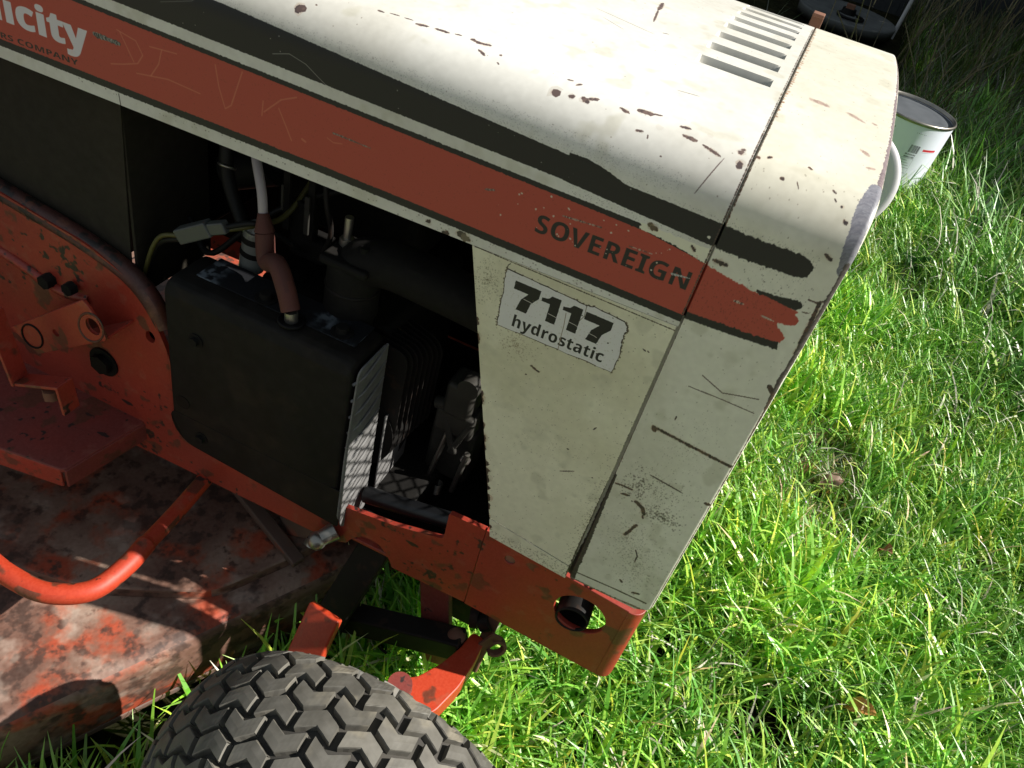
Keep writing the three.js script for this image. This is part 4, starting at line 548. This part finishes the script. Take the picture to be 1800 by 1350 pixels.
// front wheel: carcass, rim and every tread block
M.tyre = std({ map: pixelTex(512, (u, v) => { const a = fbm(u, v, 5, 5), b = fbm(u, v, 40, 3), c = fbm(u + 0.4, v, 14, 4); let k = mix([82, 80, 74], [116, 112, 102], a); k = mix(k, [146, 138, 120], smooth(0.55, 0.8, c) * 0.6); const n = (b - 0.5) * 30; return [k[0] + n, k[1] + n, k[2] + n]; }), roughness: 0.62 });
M.tyreDeep = std({ map: pixelTex(256, (u, v) => mix([44, 43, 41], [74, 70, 62], fbm(u, v, 10, 4))), roughness: 0.85 });
{
  const R0 = 0.2045, Q = []; let a = 0, r = R0; const dq = 0.0005;       // cross-section: distance q from the centre line -> [a, r, slope]
  for (let q = 0; q < 0.16; q += dq) { const al = q < 0.058 ? q / 0.16 : 0.3625 + (q - 0.058) / 0.032; const A = Math.min(al, 2.0); Q.push([a, r, A]); a += Math.cos(A) * dq; r -= Math.sin(A) * dq; }
  const cs = (q) => { const s = Math.sign(q) || 1, [A, B, C] = Q[Math.min(Q.length - 1, Math.round(Math.abs(q) / dq))]; return [A * s, B, C, s]; };
  const P = (th, q, lift) => { const [A, B, C, s] = cs(q), rad = B + Math.cos(C) * lift, ax = A + s * Math.sin(C) * lift; return [Math.cos(th) * rad, Math.sin(th) * rad, ax]; };
  const wheel = new THREE.Group(); wheel.name = 'wheel'; wheel.position.set(-0.196, 0.203, 0.470); tractor.add(wheel);
  const H = 0.0085, pts = []; for (let q = -0.135; q <= 0.1351; q += 0.005) { const [A, B, C, s] = cs(q); pts.push(new THREE.Vector2(B - Math.cos(C) * H, A - s * Math.sin(C) * H)); }
  const lg = new THREE.LatheGeometry(pts, 96); lg.rotateX(Math.PI / 2); part('tyre_carcass', lg, M.tyreDeep, wheel);
  const rp = [[0.03, -0.02], [0.09, -0.02], [0.1, -0.06], [0.108, -0.066], [0.112, -0.06], [0.104, -0.045], [0.1, 0.045], [0.112, 0.06], [0.108, 0.066], [0.1, 0.06], [0.09, 0.0], [0.03, 0.0]].map(([x, y]) => new THREE.Vector2(x, y));
  const rg = new THREE.LatheGeometry(rp, 64); rg.rotateX(Math.PI / 2); part('rim', rg, M.orangeWorn, wheel);
  part('hub', [cyl([0, 0, -0.12], [0, 0, 0.04], 0.03, 0.03, 28)], M.orangeWorn, wheel);
  const N = 29, PT = Math.PI * 2 / N, W = 0.0228, ZA = 0.0056, gapQ = 0.003, gapC = 0.1;   // lanes of width W, zigzag of depth ZA
  const zig = (t) => { const f = ((t % 1) + 1) % 1; return ZA * (f < 0.5 ? 4 * f - 1 : 3 - 4 * f); };
  const block = (lane, ph, v) => {
    const shoulder = lane < 0 || lane > 6, q0 = (lane - 3.5) * W, q1 = q0 + W, amp = shoulder ? 0 : 1, n = 8, O = [], I = [];
    const t0 = ph + gapC, t1 = ph + 1 - gapC, top = [], low = [];
    for (let k = 0; k <= n; k++) { const t = t0 + (t1 - t0) * k / n, z = zig(t), zl = lane === 0 || lane < 0 ? (lane < 0 ? 0 : z) : z, zr = lane > 6 ? 0 : z; const ql = q0 + (lane < 0 ? 0.004 : zl) + gapQ, qr = q1 + (lane > 6 ? -0.004 : zr) - gapQ; const lf = -0.0006 * v; top.push([P(t * PT, ql + 0.0007, lf), P(t * PT, (ql + qr) / 2, lf + 0.0002), P(t * PT, qr - 0.0007, lf)]); low.push([P(t * PT, ql - 0.0006, -H - 0.001), 0, P(t * PT, qr + 0.0006, -H - 0.001)]); I.push([P(t * PT, ql, lf - 0.0012), 0, P(t * PT, qr, lf - 0.0012)]); }
    const T = [], tri = (a, b, c) => T.push(...a, ...b, ...c), quad = (a, b, c, d) => { tri(a, b, c); tri(a, c, d); };
    for (let k = 0; k < n; k++) { const A = top[k], B = top[k + 1], C = low[k], D = low[k + 1], E = I[k], F = I[k + 1]; quad(A[0], B[0], B[1], A[1]); quad(A[1], B[1], B[2], A[2]); quad(E[0], F[0], B[0], A[0]); quad(C[0], D[0], F[0], E[0]); quad(A[2], B[2], F[2], E[2]); quad(E[2], F[2], D[2], C[2]); }
    const cap = (k, f) => { const A = top[k], C = low[k]; f ? (quad(C[0], A[0], A[1], C[0]), quad(C[0], A[1], A[2], C[2])) : (quad(C[0], A[1], A[0], C[0]), quad(C[0], C[2], A[2], A[1])); }; cap(0, true); cap(n, false);
    const g = new THREE.BufferGeometry(); g.setAttribute('position', new THREE.Float32BufferAttribute(T, 3)); g.computeVertexNormals(); return metricUV(g, SZ);
  };
  const treads = [0, 1, 2].map((k) => { const m = M.tyre.clone(); m.map = M.tyre.map.clone(); m.map.offset.set(0.31 * k, 0.47 * k); m.map.needsUpdate = true; m.color.setScalar(1 - 0.07 * k); return m; });
  const rest = [];
  for (let lane = -1; lane <= 7; lane++) {
    const ph = (((lane % 2) + 2) % 2) * 0.5, geos = [0, 1, 2].map((v) => block(lane, ph, v));
    for (let k = 0; k < N; k++) { const th = (k + 0.5) * PT; if (th > 3.9 && th < 5.9) { const g = geos[k % 3].clone(); g.rotateZ(k * PT); rest.push(g); continue; } const b = mesh('tread_block', geos[k % 3], treads[(k * 5 + lane * 3 + 9) % 3], wheel); b.rotation.z = k * PT; }
  }
  mesh('lower_tread_blocks', mergeGeometries(rest), M.tyre, wheel).userData.kind = 'stuff';
}
// mower deck slung under the tractor
M.deck = std({ map: pixelTex(1024, (u, v) => {
  const a = fbm(u, v, 4, 6), b = fbm(u + 0.5, v, 7, 6), c = fbm(u, v + 0.3, 36, 4), d = fbm(u + 0.2, v + 0.1, 110, 2);
  let k = mix([146, 122, 106], [108, 78, 65], smooth(0.3, 0.7, a)); k = mix(k, [168, 66, 38], smooth(0.46, 0.66, b * 0.85 + c * 0.15) * 0.85);
  k = mix(k, [66, 48, 40], smooth(0.52, 0.68, c * 0.6 + a * 0.4) * 0.85); k = mix(k, [190, 178, 164], smooth(0.56, 0.74, fbm(u + 0.6, v, 10, 4)) * 0.4); const n = (d - 0.5) * 20; return [k[0] + n, k[1] + n, k[2] + n]; }), roughness: 0.62 });
M.deckGrime = std({ map: pixelTex(512, (u, v) => { const a = fbm(u, v, 5, 5), b = fbm(u, v, 30, 4), c = fbm(u, v + 0.2, 9, 4); let k = mix([84, 66, 56], [112, 88, 76], a); k = mix(k, [140, 68, 48], smooth(0.58, 0.7, c) * 0.6); k = mix(k, [96, 98, 98], smooth(0.66, 0.8, b * 0.5 + a * 0.5) * 0.6); return k; }), roughness: 0.7 });
{
  const deck = thing('mower_deck', 'worn orange and grey mower deck slung low behind the front tyre', 'mower deck');
  const out = [[-1.1, 0.60, 0.05], [-0.625, 0.605, 0.04], [-0.577, 0.525, 0.02], [-0.388, 0.178, 0.03], [-0.325, 0.03, 0.05], [-0.36, -0.2, 0.05], [-0.52, -0.52, 0.06], [-1.1, -0.56, 0.05]];
  const hexa = (d) => roundedShape(out.map(([x, z, r]) => [x, -z, r]));
  const g = new THREE.ExtrudeGeometry(hexa(), { depth: 0.07, bevelEnabled: true, bevelSize: 0.02, bevelOffset: -0.012, bevelThickness: 0.02, bevelSegments: 6, curveSegments: 10 }); g.rotateX(-Math.PI / 2); g.translate(0, 0.066, 0);
  part('shell', toCreasedNormals(g.toNonIndexed ? (g.index ? g.toNonIndexed() : g) : g, 0.6), M.deck, deck);
  const lip = out.slice(0, 6).map(([x, z]) => [x + 0.008, 0.052, z + 0.004]);
  part('rolled_lip', [bar([-0.59, 0.05, 0.555], [-0.385, 0.05, 0.176], 0.008, 0.012, [0, 1, 0]), bar([-0.385, 0.05, 0.176], [-0.315, 0.05, 0.02], 0.008, 0.012, [0, 1, 0])], M.deckGrime, deck);
  const cov = roundedShape([[-1.05, -0.30, 0.02], [-0.80, -0.395, 0.03], [-0.62, -0.36, 0.03], [-0.49, -0.29, 0.03], [-0.43, -0.18, 0.03], [-0.38, -0.05, 0.03], [-0.6, 0.3, 0.03], [-1.05, 0.35, 0.03]]);
  const cg = new THREE.ExtrudeGeometry(cov, { depth: 0.012, bevelEnabled: true, bevelSize: 0.004, bevelThickness: 0.004, bevelSegments: 3 }); cg.rotateX(-Math.PI / 2); cg.translate(0, 0.157, 0); part('belt_cover', cg, M.deck, deck);
  part('belt_guard_rod', [tube([[-0.80, 0.285, 0.40], [-0.68, 0.284, 0.432], [-0.625, 0.284, 0.440], [-0.58, 0.284, 0.436], [-0.546, 0.284, 0.412], [-0.538, 0.284, 0.37], [-0.5405, 0.284, 0.335]], 0.0115, 90, 18), cyl([-0.5405, 0.284, 0.335], [-0.541, 0.284, 0.331], 0.0115, 0.0098, 18)], M.orangeRod, deck);
  part('guard_arm', [tube([[-0.5405, 0.283, 0.34], [-0.546, 0.279, 0.28], [-0.556, 0.276, 0.2], [-0.57, 0.274, 0.1]], 0.0102, 40, 14)], M.orangeRod, deck);
  part('guard_foot', [bar([-0.74, 0.165, 0.42], [-0.74, 0.284, 0.415], 0.012, 0.02, [1, 0, 0])], M.orangeWorn, deck);
  part('lift_arm', [bar([-0.56, 0.2, 0.15], [-0.42, 0.175, 0.2], 0.02, 0.012), bar([-0.47, 0.18, 0.16], [-0.40, 0.25, 0.19], 0.008, 0.03)], M.deckGrime, deck);
  part('spindle_cap', [cyl([-0.82, 0.17, 0.1], [-0.82, 0.21, 0.1], 0.07, 0.06, 32)], M.deckGrime, deck);
}
// shrubs to the right of the lawn (outside the frame): their shade lies over the far corner
M.leaf = std({ color: new THREE.Color(0.05, 0.10, 0.025), roughness: 0.6, transmission: 0.3, thickness: 0, side: THREE.DoubleSide });
M.bark = std({ map: pixelTex(256, (u, v) => mix([66, 54, 42], [104, 90, 72], fbm(u, v * 0.4, 14, 4))), roughness: 0.9 });
function shrub(label, x, z, rx, h, n, seed) {
  const t = thing('shrub', label, 'shrub'); t.position.set(x, 0, z); const q = mulberry(seed), U = (a, b) => a + (b - a) * q();
  const limbs = []; for (let k = 0; k < 6; k++) { const a = k * 1.05 + q(); limbs.push(tube([[0, 0, 0], [Math.cos(a) * 0.1 * rx, h * 0.3, Math.sin(a) * 0.1 * rx], [Math.cos(a) * 0.5 * rx, h * 0.75, Math.sin(a) * 0.5 * rx]], 0.02, 8, 6)); } part('trunk', limbs, M.bark, t);
  const lg = new THREE.BufferGeometry(); lg.setAttribute('position', new THREE.Float32BufferAttribute([0, 0, 0, 0.022, 0.006, 0.03, 0, 0.012, 0.075, 0, 0, 0, 0, 0.012, 0.075, -0.022, 0.006, 0.03], 3)); lg.computeVertexNormals();
  const im = new THREE.InstancedMesh(lg, M.leaf, n), m = new THREE.Matrix4(), e = new THREE.Euler(), r = new THREE.Quaternion();
  for (let i = 0; i < n; i++) { const a = q() * 6.283, f = Math.pow(q(), 0.4), y = U(0.12, 1), w = Math.sqrt(clamp(1 - Math.pow(2 * y - 0.95, 2) * 0.8)) * (0.8 + 0.35 * vnoise(a * 2 + seed, y * 5, 64)); e.set(U(-1, 1), q() * 6.283, U(-1, 1)); r.setFromEuler(e); const s = U(0.8, 1.5); m.compose(V(Math.cos(a) * rx * f * w, y * h, Math.sin(a) * rx * f * w), r, V(s, s, s)); im.setMatrixAt(i, m); }
  im.name = 'crown'; im.userData.kind = 'stuff'; im.castShadow = im.receiveShadow = true; t.add(im); return t;
}
shrub('dense green shrub growing beside the far end of the board wall', 3.0, -5.3, 1.1, 3.9, 26000, 1);
shrub('leafy green shrub growing at the right side of the lawn behind the bucket', 2.95, -4.1, 1.0, 3.7, 24000, 2);
shrub('open green shrub growing at the near right side of the lawn', 2.7, -2.95, 0.6, 1.7, 6500, 3);
shrub('low open shrub growing nearest the camera at the right side of the lawn', 2.3, -1.5, 0.6, 1.15, 2600, 4);
// weathered board wall at the back
M.board = std({ map: pixelTex(512, (u, v) => { const a = fbm(u * 1, v * 0.25, 18, 4), b = fbm(u, v, 50, 3), k = mix([30, 33, 36], [50, 53, 56], a), n = (b - 0.5) * 14; return [k[0] + n, k[1] + n, k[2] + n]; }), roughness: 0.85 });
{
  const w = thing('board_wall', 'dark weathered wall of upright boards behind the weeds', 'wall'), g = [0, 1, 2].map((k) => metricUV(box(0.152, 2.4, 0.022, 0, 1.2, 0, 0.003).translate(k * 0.003, 0, k * 0.002), 0.8));
  for (let k = 0; k < 34; k++) { const b = mesh('board', g[k % 3], M.board, w); b.position.set(-2.4 + k * 0.156, 0, -5.62); b.rotation.z = rr(-0.004, 0.004); }
  part('rail', [box(5.4, 0.09, 0.04, 0.2, 0.5, -5.66), box(5.4, 0.09, 0.04, 0.2, 1.9, -5.66)], M.board, w);
}
// tall dry weeds in the shade
{
  const P = [], C = [], q = mulberry(404), U = (a, b) => a + (b - a) * q(), gs = [];
  for (let k = 0; k < 330; k++) { const x = U(-0.2, 1.9), z = U(-5.4, -2.9); if (x > -0.36 && x < 0.38 && z < -3.6) continue; const h = U(0.15, 0.6) * (k % 5 ? 0.8 : 1.3), a = q() * 6.283, l = U(0.1, 0.7) * h; gs.push(tube([[x, 0, z], [x + Math.cos(a) * l * 0.25, h * 0.5, z + Math.sin(a) * l * 0.25], [x + Math.cos(a) * l, h, z + Math.sin(a) * l]], U(0.0012, 0.003), 5, 4)); }
  const o = part('tall_weeds', gs, std({ map: pixelTex(128, (u, v) => mix([70, 66, 46], [128, 116, 90], fbm(u, v, 6, 3))), roughness: 0.9 }), scene); o.userData = { kind: 'stuff', label: 'tangle of tall dry weed stalks in the shade before the wall', category: 'weeds' };
  const sh = new THREE.Group(); sh.name = 'shaded_undergrowth'; scene.add(sh); sh.userData = { kind: 'stuff', label: 'long grass and undergrowth near the wall with shade tinted into its colour', category: 'undergrowth' };
  const geos = [21, 22, 23].map((s) => tuftGeo(s, 18, 0.09, 0.26, 0.006, 0.7, 0.22)), S = []; for (let i = 0; i < 900; i++) { const x = rr(-0.4, 2.2), z = rr(-5.5, -2.5); if ((x > -0.4 && x < 0.42 && z < -3.3) || Math.hypot(x - 0.335, z + 2.42) < 0.3) continue; const b = rr(0.14, 0.34); S.push([x, z, rr(0.6, 1.2), [b * rr(0.9, 1.3), b, b]]); } scatter('undergrowth_tuft', sh, geos, S);  // low tint puts the shade into the colour of the tufts
}
// white bucket standing upside down, and the white lid leaning near it
M.whitePaint = std({ color: new THREE.Color(0.74, 0.76, 0.8), roughness: 0.3, clearcoat: 0.5, clearcoatRoughness: 0.15 });
{
  const R = 0.148, H = 0.3, t = thing('metal_bucket', 'white printed metal can with dark grey lid standing in tall grass', 'can'); t.position.set(0.325, 0, -2.42);
  const p = document.createElement('canvas'); p.width = 2048; p.height = 512; const g = p.getContext('2d'); g.fillStyle = '#dfe4f0'; g.fillRect(0, 0, 2048, 512);
  const q = mulberry(8); const bx = (u) => u * 2048, by = (v) => (1 - v) * 512; g.fillStyle = '#3a3c42';
  for (let k = 0; k < 22; k++) { g.fillRect(bx(0.535) + k * 3.6, by(0.76), q() < 0.4 ? 2.6 : 1.3, 46); } g.fillStyle = '#5a5c62'; for (let r = 0; r < 2; r++) for (let k = 0; k < 12; k++) g.fillRect(bx(0.53) + k * 7, by(0.655 - r * 0.03), 2 + q() * 4, 9);
  g.strokeStyle = '#8b8e96'; g.lineWidth = 1.5; g.strokeRect(bx(0.525), by(0.60), 96, 96); for (let r = 0; r < 6; r++) g.fillRect(bx(0.53), by(0.575 - r * 0.03), 40 + q() * 45, 1.6);
  for (let k = 0; k < 6; k++) g.fillRect(bx(0.53) + k * 14, by(0.9), 3 + q() * 6, 3); for (let k = 0; k < 4; k++) g.fillRect(bx(0.44) + k * 6, by(0.885), 3, 10); g.fillRect(bx(0.46), by(0.3), 200, 2.4); g.fillRect(bx(0.46), by(0.22), 220, 2);
  g.fillStyle = '#c8323c'; g.fillRect(bx(0.588), by(0.735), 130, 13); g.fillStyle = '#b4b8c2'; g.fillRect(bx(0.588), by(0.70), 130, 3);
  const tx = new THREE.CanvasTexture(p); tx.colorSpace = THREE.SRGBColorSpace;
  const body = new THREE.CylinderGeometry(R, R, H, 72, 1, true); body.translate(0, H / 2, 0); body.rotateY(Math.PI);
  const b = mesh('body', body, std({ map: tx, roughness: 0.35, clearcoat: 0.2, clearcoatRoughness: 0.2 }), t);
  part('rim', new THREE.LatheGeometry([[R - 0.005, H - 0.006], [R + 0.002, H - 0.006], [R + 0.004, H + 0.001], [R + 0.001, H + 0.006], [R - 0.004, H + 0.005], [R - 0.006, H - 0.004]].map((a) => new THREE.Vector2(...a)), 72), M.metal, t);
  part('lid', new THREE.LatheGeometry([[0, H - 0.009], [R * 0.6, H - 0.009], [R * 0.64, H - 0.006], [R * 0.8, H - 0.006], [R * 0.84, H - 0.01], [R - 0.004, H - 0.01]].map((a) => new THREE.Vector2(...a)), 72), std({ map: pixelTex(256, (u, v) => mix([84, 88, 92], [112, 116, 120], fbm(u, v, 8, 4))), roughness: 0.5, metalness: 0.4 }), t);
  t.rotation.z = -0.03;
}
{
  const t = thing('plastic_lid', 'round white plastic lid leaning upright between the tractor and the can', 'lid'); t.position.set(0.168, 0.0, -1.86);
  const L = new THREE.LatheGeometry([[0, 0.012], [0.10, 0.012], [0.125, 0.009], [0.135, 0.014], [0.152, 0.014], [0.163, 0.010], [0.166, 0.0], [0.162, -0.004], [0.158, 0.004], [0.15, 0.008], [0, 0.006]].map((a) => new THREE.Vector2(...a)), 72); L.rotateX(1.15); L.rotateY(-0.15); L.translate(0, 0.19, 0);
  part('disc', L, std({ color: new THREE.Color(0.7, 0.68, 0.7), roughness: 0.5, transmission: 0.25, thickness: 0 }), t);
}
// dark disc by the wall
{
  const t = thing('disc_wheel', 'dark dusty metal disc lying flat in the shade by the wall', 'disc'); t.position.set(0.03, 0, -4.72);
  part('disc', new THREE.LatheGeometry([[0, 0.085], [0.05, 0.085], [0.06, 0.075], [0.10, 0.07], [0.26, 0.085], [0.285, 0.092], [0.29, 0.08], [0.285, 0.03], [0, 0.03]].map((a) => new THREE.Vector2(...a)), 64), std({ map: pixelTex(256, (u, v) => mix([70, 72, 72], [104, 106, 104], fbm(u, v, 8, 4))), roughness: 0.7 }), t);
  part('hub', [cyl([0, 0.08, 0], [0, 0.115, 0], 0.045, 0.04, 24), new THREE.TorusGeometry(0.075, 0.008, 8, 32).rotateX(Math.PI / 2).translate(0.02, 0.082, 0.03)], M.black, t);
  part('wood_plug', [box(0.05, 0.03, 0.03, 0, 0.125, 0, 0.004)], M.rust, t);
  const s = thing('stake', 'thin pale stake standing upright at the edge of the dark disc', 'stake'); s.position.set(0.33, 0, -4.9); part('shaft', cyl([0, 0, 0], [0.02, 0.6, 0], 0.012, 0.011, 14), std({ color: new THREE.Color(0.5, 0.5, 0.5), roughness: 0.7 }), s); part('tip', cyl([0.02, 0.6, 0], [0.021, 0.63, 0], 0.011, 0.004, 14), M.rust, s);
}
// broad-leaved weeds
M.dock = std({ map: pixelTex(256, (u, v) => mix([44, 84, 40], [72, 120, 62], fbm(u, v, 7, 4))), roughness: 0.75, specularIntensity: 0.4, transmission: 0.25, thickness: 0, side: THREE.DoubleSide });
function leafGeo(L, W, bend, fold, tip = 1) { const n = 9, P = [], at = (i, k) => { const f = i / n, w = W * Math.pow(Math.sin(Math.PI * Math.pow(f * 0.97 + 0.02, 0.75)), tip), y = Math.sin(f * 2.2) * bend; return [k * w, y + Math.abs(k) * fold * w + Math.sin(f * 17 + k) * 0.002 * Math.abs(k), f * L]; }; for (let i = 0; i < n; i++) for (const [a, b] of [[-1, 0], [0, 1]]) { const A = at(i, a), B = at(i, b), C = at(i + 1, b), D = at(i + 1, a); P.push(...A, ...C, ...B, ...A, ...D, ...C); } const g = new THREE.BufferGeometry(); g.setAttribute('position', new THREE.Float32BufferAttribute(P, 3)); g.computeVertexNormals(); return toCreasedNormals(metricUV(g, 0.2), 0.6); }
function weed(label, x, z, leaves) { const t = thing('weed_plant', label, 'weed'); t.position.set(x, 0, z); for (const [a, L, W, up] of leaves) { const l = mesh('leaf', leafGeo(L, W, 0.04, 0.35), M.dock, t); l.rotation.set(-up, a, 0, 'YXZ'); l.position.y = 0.01; } return t; }
weed('broad dark green dock weed with one long upright leaf right of the can', 0.66, -2.02, [[3.05, 0.27, 0.035, 0.75], [0.4, 0.16, 0.03, 0.4], [1.9, 0.18, 0.03, 0.5], [4.4, 0.15, 0.026, 0.35]]);
weed('small weed with pointed pale leaves in the lawn below the can', 0.47, -1.72, [[0.3, 0.11, 0.022, 0.9], [2.4, 0.09, 0.02, 0.6], [4.2, 0.08, 0.02, 0.5]]);
// fallen leaves
function fallen(label, x, y, z, turn, tilt, L, W, c0, c1, seed) { const t = thing('fallen_leaf', label, 'leaf'); t.position.set(x, y, z); t.rotation.set(tilt, turn, 0.2, 'YXZ'); const m = std({ map: pixelTex(64, (u, v) => mix(c0, c1, fbm(u + seed, v, 4, 3))), roughness: 0.6, transmission: 0.25, thickness: 0, side: THREE.DoubleSide }); const b = mesh('blade', leafGeo(L, W, 0.018, 0.5, 0.8), m, t); part('stalk', tube([[0, 0, 0], [0.002, 0.003, -0.012], [0.0, 0.008, -0.024]], 0.0009, 8, 5), M.rust, t); return t; }
fallen('curled orange and yellow leaf in the grass nearest the bottom edge', 0.372, 0.055, -0.085, 1.3, -0.3, 0.05, 0.014, [196, 120, 40], [206, 160, 96], 1);
fallen('dry brown leaf in the grass halfway up the lawn', 0.41, 0.055, -0.44, 0.7, -0.6, 0.038, 0.016, [120, 70, 38], [160, 100, 60], 2);
fallen('pale brown leaf on the bare patch beside the side of the grille', 0.296, 0.03, -0.59, 2.2, -0.1, 0.05, 0.016, [120, 92, 74], [158, 128, 104], 3);
fallen('tan leaf in the grass just behind the front tyre', -0.338, 0.05, 0.183, 0.4, -0.5, 0.05, 0.016, [168, 128, 76], [190, 150, 100], 4);
renderer.render(scene, camera);
